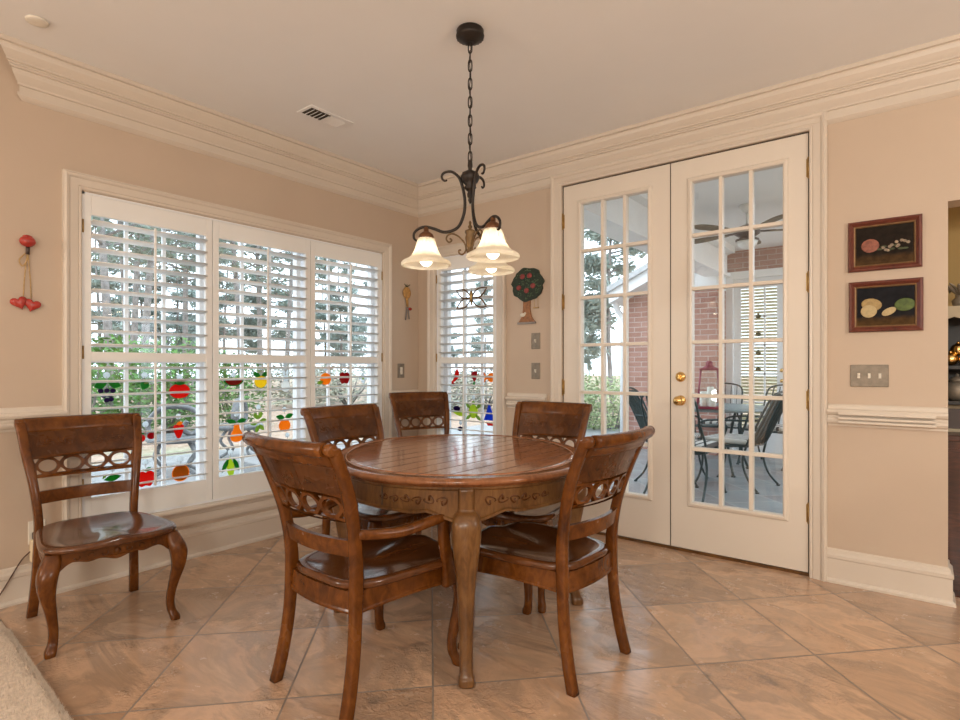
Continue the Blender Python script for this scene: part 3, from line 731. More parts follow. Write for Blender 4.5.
# ------------------------------------------------------------------ dining chairs
def make_chair(arms=False, W=1.0):
    root = thing('dining_chair', 'wooden dining chair', 'chair', (0, 0, 0), 0, 'dining chairs')
    # rear post path: z, x, y
    POST = spline([(0.0, 0.215 * W, -0.272), (0.10, 0.209 * W, -0.248), (0.24, 0.202 * W, -0.226), (0.42, 0.198 * W, -0.216), (0.52, 0.203 * W, -0.220), (0.64, 0.216 * W, -0.240), (0.76, 0.234 * W, -0.276), (0.86, 0.243 * W, -0.318), (0.915, 0.249 * W, -0.345)], 5)
    def post(z): return interp(POST, z)
    BOW = 0.036
    def back_pt(u, z, d):                     # u -1..1 between posts, d forward offset
        x, y = post(z)
        return (x * u, y - BOW * (1 - u * u) + d, z)
    def board(m_, z0, z1, t, n=14, nz=3, u0=0.97, mould=0):
        F = []; B = []
        for j in range(nz + 1):
            z = z0 + (z1 - z0) * j / nz
            F.append([back_pt(-u0 + 2 * u0 * i / n, z, t / 2) for i in range(n + 1)])
            B.append([back_pt(-u0 + 2 * u0 * i / n, z, -t / 2) for i in range(n + 1)])
        loop = F + B[::-1]
        rings = [[r[i] for r in loop] for i in range(n + 1)]
        m_.rings(rings, True, True, False)
    # seat
    ZS = 0.440; RT = 0.412
    def outline(a):
        c_, s_ = cos(a), sin(a); e = 2 / 4.2
        x = math.copysign(abs(c_) ** e, c_); y = math.copysign(abs(s_) ** e, s_)
        wy = 0.284 + (0.210 - 0.284) * (0.5 - y / 2)
        return (x * wy * W, y * 0.266 + 0.024 + 0.016 * (y > 0) * (1 - x * x))
    def topz(x, y, r):
        d_ = -0.022 * max(0, 1 - (r / 0.92) ** 2.2)
        d_ += 0.019 * math.exp(-(x / 0.055) ** 2) * max(0, min(1, (y + 0.02) / 0.16)) * (1 - 0.3 * r)
        return ZS + d_
    m_ = MB(); n = 56; rings = []
    for r in (0.03, 0.2, 0.4, 0.58, 0.74, 0.86, 0.94, 0.985, 1.0):
        ring = []
        for k in range(n):
            x, y = outline(2 * pi * k / n); x *= r; y = (y - 0.01) * r + 0.01
            ring.append((x, y, topz(x, y, r) - (0.0 if r < 0.95 else 0.004 if r < 0.99 else 0.011)))
        rings.append(ring)
    for r, z in ((1.0, ZS - 0.020), (0.985, ZS - 0.027), (0.95, ZS - 0.030)):
        rings.append([(outline(2 * pi * k / n)[0] * r, (outline(2 * pi * k / n)[1] - 0.01) * r + 0.01, z) for k in range(n)])
    m_.rings(rings, True, True, True); m_.build('seat', M['seat_wood'], root)
    # rear legs with back posts in one sweep and a scroll at the head
    for s_ in (-1, 1):
        m_ = MB(); rings = []
        for z, x, y in POST:
            hw = 0.017 + 0.004 * min(1, abs(z - 0.45) / 0.45); hd = 0.019 + 0.004 * math.exp(-((z - 0.44) / 0.10) ** 2)
            ring = []
            for a in range(12):
                t = 2 * pi * (a + 0.5) / 12; e = 2 / 5
                ring.append((s_ * x + hw * math.copysign(abs(cos(t)) ** e, cos(t)), y + hd * math.copysign(abs(sin(t)) ** e, sin(t)), z))
            rings.append(ring)
        m_.rings(rings, True, True, True)
        x, y = post(0.905)
        m_.lathe([(0.006, -0.019), (0.016, -0.0185), (0.021, -0.016), (0.021, 0.016), (0.016, 0.0185), (0.006, 0.019)], 16, T=Matrix.Translation((s_ * (x + 0.001), y - 0.017, 0.910)) @ Matrix.Rotation(pi / 2, 4, 'Y'))
        lg = m_.build('rear_leg', M['chair_wood'], root)
    # crest rail: rolled back
    m_ = MB(); rings = []
    for i in range(19):
        u_ = -0.95 + 1.9 * i / 18
        ring = []
        for dy, dz in ((0.014, -0.055), (0.016, -0.025), (0.012, 0.0), (0.0, 0.018), (-0.018, 0.026), (-0.036, 0.020), (-0.044, 0.002), (-0.036, -0.016), (-0.018, -0.020), (-0.010, -0.040), (-0.008, -0.055)):
            z = 0.905
            x, y, _ = back_pt(u_, z, 0)
            ring.append((x, y + dy, z + dz + 0.002 + (0.0 if dz > -0.02 else 0)))
        # keep the lower lip following the rake of the post
        ring = [(p[0], p[1] + (0.016 if p[2] < 0.89 else 0.0) * (0.907 - p[2]) / 0.055, p[2]) for p in ring]
        rings.append(ring)
    m_.rings(rings, True, True, True); m_.build('crest_rail', M['chair_wood'], root)
    # panel with a carved motif
    m_ = MB(); board(m_, 0.752, 0.866, 0.016, nz=4)
    for s_ in (-1, 1):
        for cx in (0.30, 0.62):
            for j in range(5):
                a0 = j * 1.25 + s_ * 0.4
                pts = []
                for k in range(9):
                    rr = 0.004 + 0.0032 * k; a = a0 + k * 0.22
                    u_ = s_ * cx + rr * cos(a) / 0.25 * 1.5; z = 0.812 + rr * sin(a) * 0.95
                    p = back_pt(u_, z, 0.0085); pts.append(p)
                m_.tube(pts, [0.0036 * (1 - k / 12) for k in range(9)], 5, mi=1)
    m_.build('back_panel', [M['chair_wood_dark'], M['chair_wood']], root)
    # openwork band of linked ovals
    Z0, Z1 = 0.655, 0.756; NO = 4; uw = 0.90 * 2
    sx = 0.232
    loops = []
    N_ = 40
    outer = [(-0.97 + 1.94 * i / N_, Z0) for i in range(N_ + 1)] + [(0.97 - 1.94 * i / N_, Z1) for i in range(N_ + 1)]
    cell = 1.80 / NO
    zc = (Z0 + Z1) / 2; rz = 0.028; ru = cell / 2 - 0.058
    for i in range(NO):
        cu = -0.90 + cell * (i + 0.5)
        loops.append([(cu + ru * cos(2 * pi * k / 20), zc + rz * sin(2 * pi * k / 20)) for k in range(20)])
    for i in range(NO + 1):
        cu = -0.90 + cell * i
        for s_ in (-1, 1):
            zb = zc + s_ * 0.036; zt = zc + s_ * 0.013
            w0 = 0.100
            if i == 0: tri = [(cu + 0.0, zb), (cu + w0, zb), (cu + 0.012, zt)]
            elif i == NO: tri = [(cu - w0, zb), (cu - 0.0, zb), (cu - 0.012, zt)]
            else: tri = [(cu - w0, zb), (cu, zb), (cu + w0, zb), (cu, zt)]
            loops.append(tri)
    m_ = MB(); m_.prism(outer, -0.008, 0.008, lambda u_, z, t: back_pt(u_, z, t), loops); m_.build('openwork_band', M['chair_wood'], root)
    # lower cross rail
    m_ = MB(); board(m_, 0.535, 0.592, 0.020); m_.build('cross_rail', M['chair_wood'], root)
    # front legs: cabriole
    for s_ in (-1, 1):
        leg = spline([(0.412, 0.226, 0.228, 0.027), (0.385, 0.232, 0.236, 0.033), (0.35, 0.243, 0.250, 0.037), (0.31, 0.251, 0.259, 0.035), (0.25, 0.249, 0.257, 0.028), (0.17, 0.234, 0.241, 0.0205), (0.10, 0.224, 0.230, 0.0175), (0.05, 0.226, 0.233, 0.0175), (0.02, 0.236, 0.246, 0.021), (0.0, 0.239, 0.250, 0.019)], 4)
        m_ = MB(); rings = []
        for z, x, y, r in leg:
            rings.append([(s_ * x * W + r * math.copysign(abs(cos(2 * pi * (a + .5) / 12)) ** 0.6, cos(2 * pi * (a + .5) / 12)), y + r * math.copysign(abs(sin(2 * pi * (a + .5) / 12)) ** 0.6, sin(2 * pi * (a + .5) / 12)), z) for a in range(12)])
        m_.rings(rings, True, True, True); m_.build('front_leg', M['chair_wood'], root)
    # scalloped front apron with carving
    m_ = MB(); nx = 36; xs = [-0.21 + 0.42 * i / nx for i in range(nx + 1)]
    def low(x):
        u_ = x / 0.21
        return RT - (0.046 + 0.020 * math.exp(-(u_ / 0.22) ** 2) + 0.010 * math.exp(-((abs(u_) - 0.50) / 0.14) ** 2) + 0.035 * max(0, (abs(u_) - 0.78) / 0.22) ** 1.5)
    poly = [(x, low(x)) for x in xs] + [(0.21, RT), (-0.21, RT)]
    def ap(x, z, t): return (x * W, 0.240 + 0.012 * (1 - (x / 0.21) ** 2) + t, z)
    m_.prism(poly, -0.012, 0.008, ap)
    for s_ in (-1, 1):
        for j in range(3):
            pts = []
            for k in range(16):
                a = k * 0.42; rr = 0.017 * (1 - k / 20)
                pts.append(ap(s_ * (0.035 + 0.05 * j + 0.6 * rr * cos(a) + 0.012 * (1 - k / 16)), 0.382 + (1 if j % 2 else -1) * rr * 0.7 * sin(a), 0.009))
            m_.tube(pts, [0.0028 * (1 - k / 22) for k in range(16)], 5, mi=1)
    m_.ball(ap(0, 0.380, 0.008), (0.012, 0.005, 0.014), 8, 6, mi=1)
    m_.build('front_apron', [M['chair_wood'], M['chair_wood_dark']], root)
    # side and rear aprons
    for s_ in (-1, 1):
        m_ = MB(); n = 12; rings = []
        for i in range(n + 1):
            t = i / n; y = -0.205 + 0.42 * t; x = (0.190 + (0.226 - 0.190) * t + 0.010 * sin(pi * t)) * W
            lowz = RT - 0.074 + 0.012 * sin(pi * t) - 0.006 * t
            rings.append([(s_ * (x + 0.006), y, RT), (s_ * (x + 0.010), y, lowz + 0.012), (s_ * (x + 0.013), y, lowz + 0.008), (s_ * (x + 0.013), y, lowz), (s_ * (x - 0.010), y, lowz), (s_ * (x - 0.010), y, RT)])
        m_.rings(rings, True, True, False); m_.build('side_apron', M['chair_wood'], root)
    m_ = MB(); rings = []
    for i in range(13):
        u_ = -1 + 2 * i / 12; x = 0.19 * u_ * W; y = -0.212 - 0.022 * (1 - u_ * u_)
        rings.append([(x, y + 0.010, RT), (x, y - 0.010, RT), (x, y - 0.013, RT - 0.060), (x, y - 0.016, RT - 0.066), (x, y - 0.016, RT - 0.074), (x, y + 0.010, RT - 0.074)])
    m_.rings(rings, True, True, False); m_.build('rear_apron', M['chair_wood'], root)
    if arms:
        for s_ in (-1, 1):
            m_ = MB()
            x0, y0 = post(0.605)
            path = spline([(x0 + 0.004, y0 + 0.005, 0.612), (x0 + 0.014, y0 + 0.08, 0.600), (x0 + 0.038, y0 + 0.17, 0.594), (x0 + 0.060, y0 + 0.27, 0.606), (x0 + 0.062, y0 + 0.36, 0.612), (x0 + 0.052, y0 + 0.415, 0.606), (x0 + 0.048, y0 + 0.432, 0.592)], 5)
            nP = len(path)
            rings = []
            for i, (x, y, z) in enumerate(path):
                w_ = 0.018 + 0.008 * sin(pi * min(1, i / (nP - 1) * 1.1)); h_ = 0.017 + (0.004 if i > nP * 0.8 else 0)
                p0 = Vector(path[max(0, i - 1)]); p1 = Vector(path[min(nP - 1, i + 1)]); t = (p1 - p0).normalized()
                rt = t.cross(Vector((0, 0, 1))).normalized(); upv = rt.cross(t)
                rings.append([tuple(Vector((x, y, z)) + rt * w_ * math.copysign(abs(cos(a)) ** .6, cos(a)) + upv * h_ * math.copysign(abs(sin(a)) ** .6, sin(a))) for a in [2 * pi * k / 12 for k in range(12)]])
            if s_ < 0: rings = [[(-p[0], p[1], p[2]) for p in r] for r in rings]
            m_.rings(rings, True, True, True); ar = m_.build('armrest', M['chair_wood'], root)
            m_ = MB()
            sp = spline([(0.252 * W, 0.185, 0.335), (0.256 * W, 0.178, 0.40), (x0 + 0.058, 0.150, 0.46), (x0 + 0.064, 0.130, 0.53), (x0 + 0.062, 0.128, 0.600)], 5)
            rings = []
            for i, (x, y, z) in enumerate(sp):
                q = i / (len(sp) - 1); hw = 0.017 - 0.003 * sin(pi * q); hd = 0.034 - 0.014 * q
                rings.append([(s_ * (x + hw * math.copysign(abs(cos(a)) ** .5, cos(a))), y + hd * math.copysign(abs(sin(a)) ** .5, sin(a)), z) for a in [2 * pi * (k + .5) / 12 for k in range(12)]])
            m_.rings(rings, True, True, True); m_.build('arm_support', M['chair_wood'], ar)
    return root
def put(o, x, y, th, sz=1.0, label=None, sx=1.0):
    o.location = (x, y, 0); o.rotation_euler = (0, 0, th); o.scale = (sx, 1, sz)
    if label: o['label'] = label
chair = make_chair(False)
put(chair, -3.000, 0.975, -1.65, 0.99, 'wooden side chair standing alone against the wall left of the wide window', 0.985)
for x, y, th, sz, sx, lab in (
        (-1.245, 2.010, 1.51, 1.0, 0.93, 'wooden side chair at the right of the table, its back toward the french doors'),
        (-2.33, 2.085, -1.62, 1.01, 0.96, 'wooden side chair between the table and the wide shuttered window, carved panel facing the camera'),
        (-1.672, 2.53, pi + 0.12, 1.03, 0.88, 'wooden side chair across the table, in front of the left french door'),
        (-2.885, 3.125, -2.02, 1.035, 0.92, 'wooden side chair farthest away, in the room corner')):
    c_ = copy_tree(chair); put(c_, x, y, th, sz, lab, sx)
ac = make_chair(True, 0.98)
ac.name = 'dining_armchair'; ac['category'] = 'armchair'
put(ac, -1.684, 1.455, -0.03, 1.0, 'wooden armchair with curved arms, nearest chair left of the front table leg')

# ------------------------------------------------------------------ chandelier
CH = (-1.663, 2.044)
lamp = thing('chandelier', 'dark bronze three arm chandelier with frosted glass bell shades on a chain', 'chandelier', (CH[0], CH[1], H))
def zz(z): return z - H
m_ = MB(); m_.lathe([(0.020, -0.062), (0.030, -0.058), (0.038, -0.050), (0.062, -0.040), (0.066, -0.028), (0.062, -0.016), (0.064, -0.006), (0.060, 0.0)], 40, flute=lambda a, z: 0.03 * cos(20 * a) * (z < -0.03)); m_.build('canopy', M['bronze'], lamp)
m_ = MB()
zt = -0.06; zb = zz(2.125); nl = 13; pitch = (zt - zb) / nl
for i in range(nl):
    zc = zt - pitch * (i + 0.5); w_ = 0.0085; hl = pitch * 0.66
    pts = []
    for k in range(17):
        a = 2 * pi * k / 16; p = (w_ * cos(a), 0, zc + hl * math.copysign(abs(sin(a)) ** 0.6, sin(a)))
        pts.append(p if i % 2 == 0 else (0, p[0], p[2]))
    m_.tube(pts, 0.0028, 6, T=Matrix.Rotation(0.6, 4, 'Z'))
m_.tube([(0.004 * sin(i * 1.1), 0.004 * cos(i * 1.1), zt - (zt - zb) * i / 24) for i in range(25)], 0.002, 5)
m_.build('chain', M['bronze'], lamp)
m_ = MB()
m_.lathe([(0.004, zz(2.135)), (0.010, zz(2.128)), (0.012, zz(2.105)), (0.008, zz(2.09)), (0.012, zz(2.085)), (0.038, zz(2.072)), (0.046, zz(2.052)), (0.036, zz(2.030)), (0.020, zz(2.015)), (0.030, zz(2.004)), (0.018, zz(1.992)), (0.010, zz(1.985)), (0.015, zz(1.975)), (0.013, zz(1.962)), (0.008, zz(1.955)), (0.010, zz(1.945)), (0.003, zz(1.930))], 20)
m_.build('hub', M['bronze'], lamp)
m_ = MB()
m_.lathe([(0.003, zz(1.850)), (0.007, zz(1.842)), (0.005, zz(1.832)), (0.011, zz(1.822)), (0.006, zz(1.812)), (0.024, zz(1.804)), (0.026, zz(1.796)), (0.020, zz(1.786)), (0.024, zz(1.770)), (0.018, zz(1.735)), (0.012, zz(1.722)), (0.018, zz(1.712)), (0.014, zz(1.700)), (0.004, zz(1.690))], 20)
m_.build('centre_urn', M['gold_bronze'], lamp)
ARM = [(.107, 2.040), (.118, 2.036), (.130, 2.046), (.131, 2.062), (.117, 2.076), (.084, 2.078), (.051, 2.050), (.032, 1.994), (.024, 1.933), (.030, 1.878), (.052, 1.826), (.086, 1.803), (.126, 1.798), (.165, 1.812), (.205, 1.822), (.238, 1.814), (.260, 1.794), (.262, 1.770), (.248, 1.757), (.234, 1.764), (.236, 1.776)]
SCR = [(.095, 1.768), (.086, 1.760), (.098, 1.750), (.110, 1.762), (.106, 1.780), (.084, 1.790), (.052, 1.776), (.026, 1.745), (.020, 1.715), (.034, 1.694), (.050, 1.698), (.052, 1.712), (.042, 1.714)]
for k in range(3):
    az = CAM_YAW + pi + k * 2 * pi / 3
    Rm = Matrix.Rotation(az, 4, 'Z')
    m_ = MB(); path = spline([(r, 0, zz(z)) for r, z in ARM], 5)
    m_.tube(path, [0.0042 + 0.0032 * sin(pi * i / (len(path) - 1)) for i in range(len(path))], 8, T=Rm)
    arm = m_.build('arm', M['bronze'], lamp)
    m_ = MB(); path = spline([(r, 0, zz(z)) for r, z in SCR], 5); m_.tube(path, 0.0042, 7, T=Rm); m_.build('scroll', M['gold_bronze'], arm)
    cx = 0.205
    Tm = Rm @ Matrix.Translation((cx, 0, 0))
    m_ = MB(); m_.lathe([(0.008, zz(1.822)), (0.012, zz(1.812)), (0.012, zz(1.800)), (0.020, zz(1.796)), (0.032, zz(1.786)), (0.036, zz(1.774)), (0.034, zz(1.768)), (0.026, zz(1.764)), (0.022, zz(1.750))], 20, T=Tm)
    m_.build('socket_cup', M['copper_cap'], arm)
    m_ = MB()
    pr = spline([(0.036, 1.768), (0.042, 1.752), (0.046, 1.735), (0.053, 1.712), (0.066, 1.690), (0.084, 1.674), (0.104, 1.664), (0.114, 1.656), (0.1165, 1.646), (0.113, 1.640)], 4)
    inn = [(r - 0.005, z - 0.001) for r, z in reversed(pr)]
    m_.lathe([(r, zz(z)) for r, z in pr + inn], 64, T=Tm, flute=lambda a, z: 0.055 * cos(16 * a) * max(0, min(1, (z - zz(1.672)) / 0.03)), cap=False)
    m_.build('shade', M['shade'], arm)
    m_ = MB(); m_.ball((0, 0, zz(1.672)), (0.030, 0.030, 0.034), 16, 10, T=Tm); m_.lathe([(0.014, zz(1.752)), (0.016, zz(1.72)), (0.022, zz(1.70))], 14, T=Tm); m_.build('bulb', M['bulb'], arm)

# ------------------------------------------------------------------ things on the ceiling
def ceil_thing(name, label, cat, x, y, rz=0): return thing(name, label, cat, (x, y, H), rz)
v_ = ceil_thing('ceiling_vent', 'white slatted air vent in the ceiling above the wide window', 'vent', -2.957, 2.197, radians(60))
v_.rotation_euler = (0, 0, 0)
m_ = MB(); m_.box((-0.075, -0.16, -0.006), (0.075, 0.16, 0.0), 0.002); m_.build('frame', M['ceiling'], v_)
m_ = MB()
for i in range(9):
    y = -0.125 + 0.028 * i
    if i < 5: m_.box((-0.05, -0.0125, -0.001), (0.05, 0.0125, 0.001), T=Matrix.Translation((0, y, -0.014)) @ Matrix.Rotation(radians(42), 4, 'X'))
    else: m_.box((-0.05, -0.0125, -0.001), (0.05, 0.0125, 0.001), T=Matrix.Translation((0, y, -0.010)) @ Matrix.Rotation(radians(-26), 4, 'X'))
m_.build('slats', M['ceiling'], v_)
m_ = MB(); m_.box((-0.052, -0.14, -0.0075), (0.052, 0.0, -0.006)); m_.build('backing', M['crack'], v_)
m_ = MB(); m_.lathe([(0.040, 0), (0.044, -0.004), (0.043, -0.010), (0.030, -0.013), (0.004, -0.014)], 24)
tag(m_.build('ceiling_sensor', M['white_plastic'], None, (-3.158, 0.774, H)), 'small round white cover on the ceiling near the crown molding end', 'ceiling cover')

# ------------------------------------------------------------------ wall plates
def on_left(y, z): return Matrix.Translation((XL, y, z)) @ Matrix.Rotation(pi / 2, 4, 'Z')   # local x along wall, -y out of wall
def plate(name, label, cat, loc, left, w, h_, toggles, outlet=False, mat=None):
    root = thing(name, label, cat, loc, pi / 2 if left else 0.0)
    m_ = MB(); m_.box((-w / 2, -0.007, -h_ / 2), (w / 2, 0.0, h_ / 2), 0.003)
    if not left: pass
    m_.build('plate', mat or M['pewter'], root)
    for t in toggles:
        s_ = MB(); q_ = (0.014, 0.030) if outlet else (0.006, 0.013); s_.box((t - q_[0], -0.009, -q_[1]), (t + q_[0], -0.006, q_[1]), 0.001)
        if outlet:
            for z in (-0.019, 0.019): s_.lathe([(0.013, 0), (0.013, 0.003), (0.011, 0.004)], 14, T=Matrix.Translation((t, -0.008, z)) @ Matrix.Rotation(pi / 2, 4, 'X'))
        else: s_.box((t - 0.004, -0.022, -0.004), (t + 0.004, -0.008, 0.012), 0.002)
        s_.build('outlet_insert' if outlet else 'toggle', M['white_plastic'], root)
    return root
plate('light_switch', 'grey framed single switch plate below the apple tree plaque, upper of two', 'switch', (-2.298, YB, 1.364), False, 0.076, 0.122, (0,))
plate('light_switch', 'grey framed single switch plate above the rail by the door casing, lower of two', 'switch', (-2.298, YB, 1.138), False, 0.076, 0.122, (0,))
plate('light_switch', 'pewter plate with three toggle switches under the two fruit paintings', 'switch', (-0.225, YB, 1.122), False, 0.168, 0.116, (-0.046, 0.0, 0.046))
plate('wall_outlet', 'grey framed outlet plate on the window wall next to the room corner', 'outlet', (XL, 3.40, 1.135), True, 0.076, 0.122, (0,), True)
o_ = plate('wall_outlet', 'low wall outlet behind the lone side chair', 'outlet', (XL, 0.865, 0.335), True, 0.072, 0.116, (0,), True, M['white_plastic'])
pa = thing('plug_adapter', 'cream plug-in adapter in the outlet behind the lone side chair', 'plug', (XL, 0.865, 0.255), pi / 2)
m_ = MB(); m_.box((-0.034, -0.052, -0.062), (0.034, -0.010, 0.050), 0.010); m_.build('body', M['cream_plastic'], pa)
m_ = MB(); m_.box((-0.024, -0.048, 0.048), (0.024, -0.014, 0.086), 0.006); m_.build('top', M['fan_motor'], pa)
m_ = MB(); m_.tube(spline([(XL + 0.03, 0.835, 0.250), (XL + 0.025, 0.80, 0.215), (XL + 0.030, 0.76, 0.150), (XL + 0.036, 0.715, 0.075), (XL + 0.050, 0.66, 0.012), (XL + 0.08, 0.50, 0.005), (XL + 0.10, 0.2, 0.005)], 6), 0.0032, 7)
tag(m_.build('power_cord', M['cord']), 'thin brown cord running from the plug adapter down to the floor', 'cord')

# ------------------------------------------------------------------ framed pictures
def picture(label, x0, x1, z0, z1, cv, rot=0.0):
    xc, zc = (x0 + x1) / 2, (z0 + z1) / 2; w, h_ = (x1 - x0) / 2, (z1 - z0) / 2
    root = thing('framed_painting', label, 'painting', (xc, YB, zc))
    pf = [(0, 0.0), (0, 0.016), (0.004, 0.022), (0.012, 0.024), (0.019, 0.018), (0.026, 0.012), (0.028, 0.008), (0.028, 0.0)]
    m_ = MB(); m_.rings([[(sx * (w - q), -p, sz * (h_ - q)) for q, p in pf] for sx, sz in ((-1, -1), (1, -1), (1, 1), (-1, 1))], True, False, False, loop=True)
    m_.build('frame', M['frame_wood'], root)
    m_ = MB(); pf2 = [(0.026, 0.001), (0.026, 0.012), (0.032, 0.010), (0.035, 0.004), (0.035, 0.001)]
    m_.rings([[(sx * (w - q), -p, sz * (h_ - q)) for q, p in pf2] for sx, sz in ((-1, -1), (1, -1), (1, 1), (-1, 1))], True, False, False, loop=True); m_.build('liner', M['frame_gold'], root)
    m_ = MB(); m_.box((-w + 0.029, -0.004, -h_ + 0.029), (w - 0.029, -0.001, h_ - 0.029)); cvs = m_.build('canvas', cv, root)
    return root, cvs
def dab(parent, name, mat, x, z, rx, rz, rot=0.0, y=-0.0052, lift=0.0016):
    m_ = MB(); Tm = Matrix.Translation((x, y, z)) @ Matrix.Rotation(rot, 4, 'Y')
    m_.ball((0, 0, 0), (rx, lift, rz), 16, 8, T=Tm)
    return m_.build(name, mat, parent)
r1, c1 = picture('dark still life painting of a peach and berry sprig, upper of the two', -0.318, -0.004, 1.673, 1.938, M['canvas_a'])
dab(c1, 'painted_peach', P['peach'], -0.060, 0.000, 0.040, 0.036)
m_ = MB()
for i in range(11):
    a = i * 2.4; m_.ball((0.045 + 0.010 * i - 0.05 + 0.012 * cos(a), -0.005, -0.028 + 0.004 * i + 0.012 * sin(a)), (0.0085, 0.0016, 0.008), 8, 6)
m_.build('painted_berries', P['berry'], c1)
m_ = MB()
for i in range(7):
    m_.ball((-0.02 + 0.018 * i, -0.0048, -0.022 + 0.012 * sin(i * 2)), (0.014, 0.0012, 0.006), 8, 6, T=None)
m_.build('painted_leaves', P['leafdark'], c1)
r2, c2 = picture('dark still life painting of cut lemons and a lime, lower of the two', -0.314, 0.000, 1.353, 1.619, M['canvas_b'])
dab(c2, 'painted_lemon', P['lemon'], -0.058, 0.010, 0.046, 0.032, 0.2)
dab(c2, 'painted_lemon_half', P['lemonflesh'], -0.070, -0.024, 0.036, 0.034, y=-0.0062)
dab(c2, 'painted_lemon_wedge', P['lemonflesh'], 0.016, -0.030, 0.034, 0.018, -0.5, y=-0.0060)
dab(c2, 'painted_lime', P['lime'], 0.082, 0.002, 0.044, 0.033, -0.1)

# ------------------------------------------------------------------ wall ornaments
hs_ = thing('heart_garland', 'red wooden hearts hanging on raffia from a red bell shaped peg', 'wall ornament', (XL, 0.822, 1.80), pi / 2)
m_ = MB(); m_.ball((0, -0.026, -0.006), (0.034, 0.026, 0.028), 18, 10); m_.lathe([(0.022, 0.012), (0.020, 0.020), (0.008, 0.026)], 14, c=(0, -0.024, 0)); m_.build('peg', M['red_paint'], hs_)
m_ = MB(); m_.tube([(0.002, -0.02, -0.03), (0.002, -0.02, -0.07)], 0.009, 10); m_.build('dark_bead', M['fan_motor'], hs_)
m_ = MB()
m_.tube(spline([(-0.002, -0.018, -0.06), (-0.030, -0.016, -0.10), (-0.018, -0.014, -0.13), (0.0, -0.016, -0.10), (0.004, -0.018, -0.07)], 6), 0.003, 6)
m_.tube([(0.0, -0.016, -0.07), (-0.010, -0.012, -0.20), (-0.014, -0.012, -0.29)], 0.0025, 6); m_.tube([(0.004, -0.016, -0.07), (0.014, -0.012, -0.19), (0.018, -0.012, -0.29)], 0.0025, 6)
m_.build('raffia_cord', M['raffia'], hs_)
def heart_poly(s_): return [(s_ * 16 * sin(t) ** 3 / 16, s_ * (13 * cos(t) - 5 * cos(2 * t) - 2 * cos(3 * t) - cos(4 * t)) / 16) for t in [2 * pi * k / 28 for k in range(28)]]
for cx, cz, ro in ((-0.030, -0.312, 0.35), (0.022, -0.320, -0.25)):
    m_ = MB(); hp = heart_poly(0.036)
    for sc_, y in ((0.55, -0.034), (0.9, -0.030)): pass
    rings = [[(cx + (p[0] * cos(ro) - p[1] * sin(ro)) * k, y, cz + (p[0] * sin(ro) + p[1] * cos(ro)) * k) for p in hp] for k, y in ((0.6, -0.003), (0.92, -0.006), (1.0, -0.013), (0.92, -0.021), (0.6, -0.025), (0.2, -0.026))]
    m_.rings(rings, True, True, True); m_.build('wooden_heart', M['red_paint'], hs_)

sp_ = thing('wooden_spoon_ornament', 'small carved spoon ornament with a bead, on the wall by the corner', 'wall ornament', (XL, 3.463, 1.72), pi / 2)
sp_.scale = (1.45, 1.0, 1.05)
m_ = MB(); m_.ball((0, -0.012, 0.085), (0.032, 0.012, 0.050), 16, 10); m_.build('bowl', P['tan'], sp_)
m_ = MB(); m_.tube([(0, -0.012, 0.04), (0.006, -0.010, -0.03)], [0.010, 0.007], 8); m_.build('handle', P['tan'], sp_)
m_ = MB()
for q, dx in ((0, -0.014), (1, 0.0), (2, 0.016)): m_.tube(spline([(0, -0.012, 0.13), (dx, -0.012, 0.15), (dx * 1.6, -0.012, 0.156)], 3), 0.003, 6)
m_.build('leaf_sprig', P['leafdark'], sp_)
m_ = MB(); m_.ball((0.022, -0.018, -0.045), 0.013, 12, 8); m_.build('red_bead', M['red_paint'], sp_)
m_ = MB(); m_.tube([(0.0, -0.010, -0.03), (-0.010, -0.010, -0.14)], 0.005, 7); m_.tube([(0.010, -0.010, -0.03), (0.020, -0.010, -0.13)], 0.004, 7); m_.build('dangling_sticks', M['bark'], sp_)

tr_ = thing('apple_tree_plaque', 'painted apple tree wall plaque with round dark green crown and a swing', 'wall plaque', (-2.368, YB, 1.70))
def disc_frame(u_, v2, t): return (u_, -t, v2)
cp = [((0.140 + 0.007 * sin(9 * a) + 0.004 * sin(17 * a)) * cos(a), 0.095 + (0.128 + 0.006 * sin(7 * a + 1)) * sin(a)) for a in [2 * pi * k / 60 for k in range(60)]]
m_ = MB(); m_.prism(cp, 0.002, 0.016, disc_frame); m_.build('crown', P['canopy'], tr_)
m_ = MB(); random.seed(4)
for i in range(90):
    a = random.uniform(0, 2 * pi); r = sqrt(random.random()) * 0.122
    m_.ball((r * cos(a), -0.0165, 0.095 + 0.92 * r * sin(a)), (0.006, 0.002, 0.004), 6, 4)
m_.build('painted_leaves', P['leafspot'], tr_)
for x, z in ((-0.042, 0.158), (0.022, 0.160), (-0.075, 0.075), (0.052, 0.080), (-0.005, 0.048)):
    a_ = MB(); a_.ball((x, -0.018, z), (0.023, 0.006, 0.020), 12, 8); a_.build('painted_apple', P['apple'], tr_)
tp = [(-0.085, -0.196), (-0.052, -0.150), (-0.040, -0.100), (-0.038, -0.02), (0.025, -0.02), (0.022, -0.090), (0.035, -0.150), (0.068, -0.196)]
m_ = MB(); m_.prism(tp, 0.002, 0.014, disc_frame); m_.build('trunk', P['trunk'], tr_)
m_ = MB(); m_.box((-0.090, -0.018, -0.205), (0.072, -0.001, -0.190), 0.002); m_.build('base', M['bark'], tr_)
m_ = MB(); m_.tube([(0.060, -0.008, -0.02), (0.060, -0.008, -0.085)], 0.0016, 5); m_.tube([(0.092, -0.008, 0.0), (0.092, -0.008, -0.085)], 0.0016, 5); m_.box((0.054, -0.016, -0.090), (0.098, -0.002, -0.082)); m_.build('swing', M['raffia'], tr_)
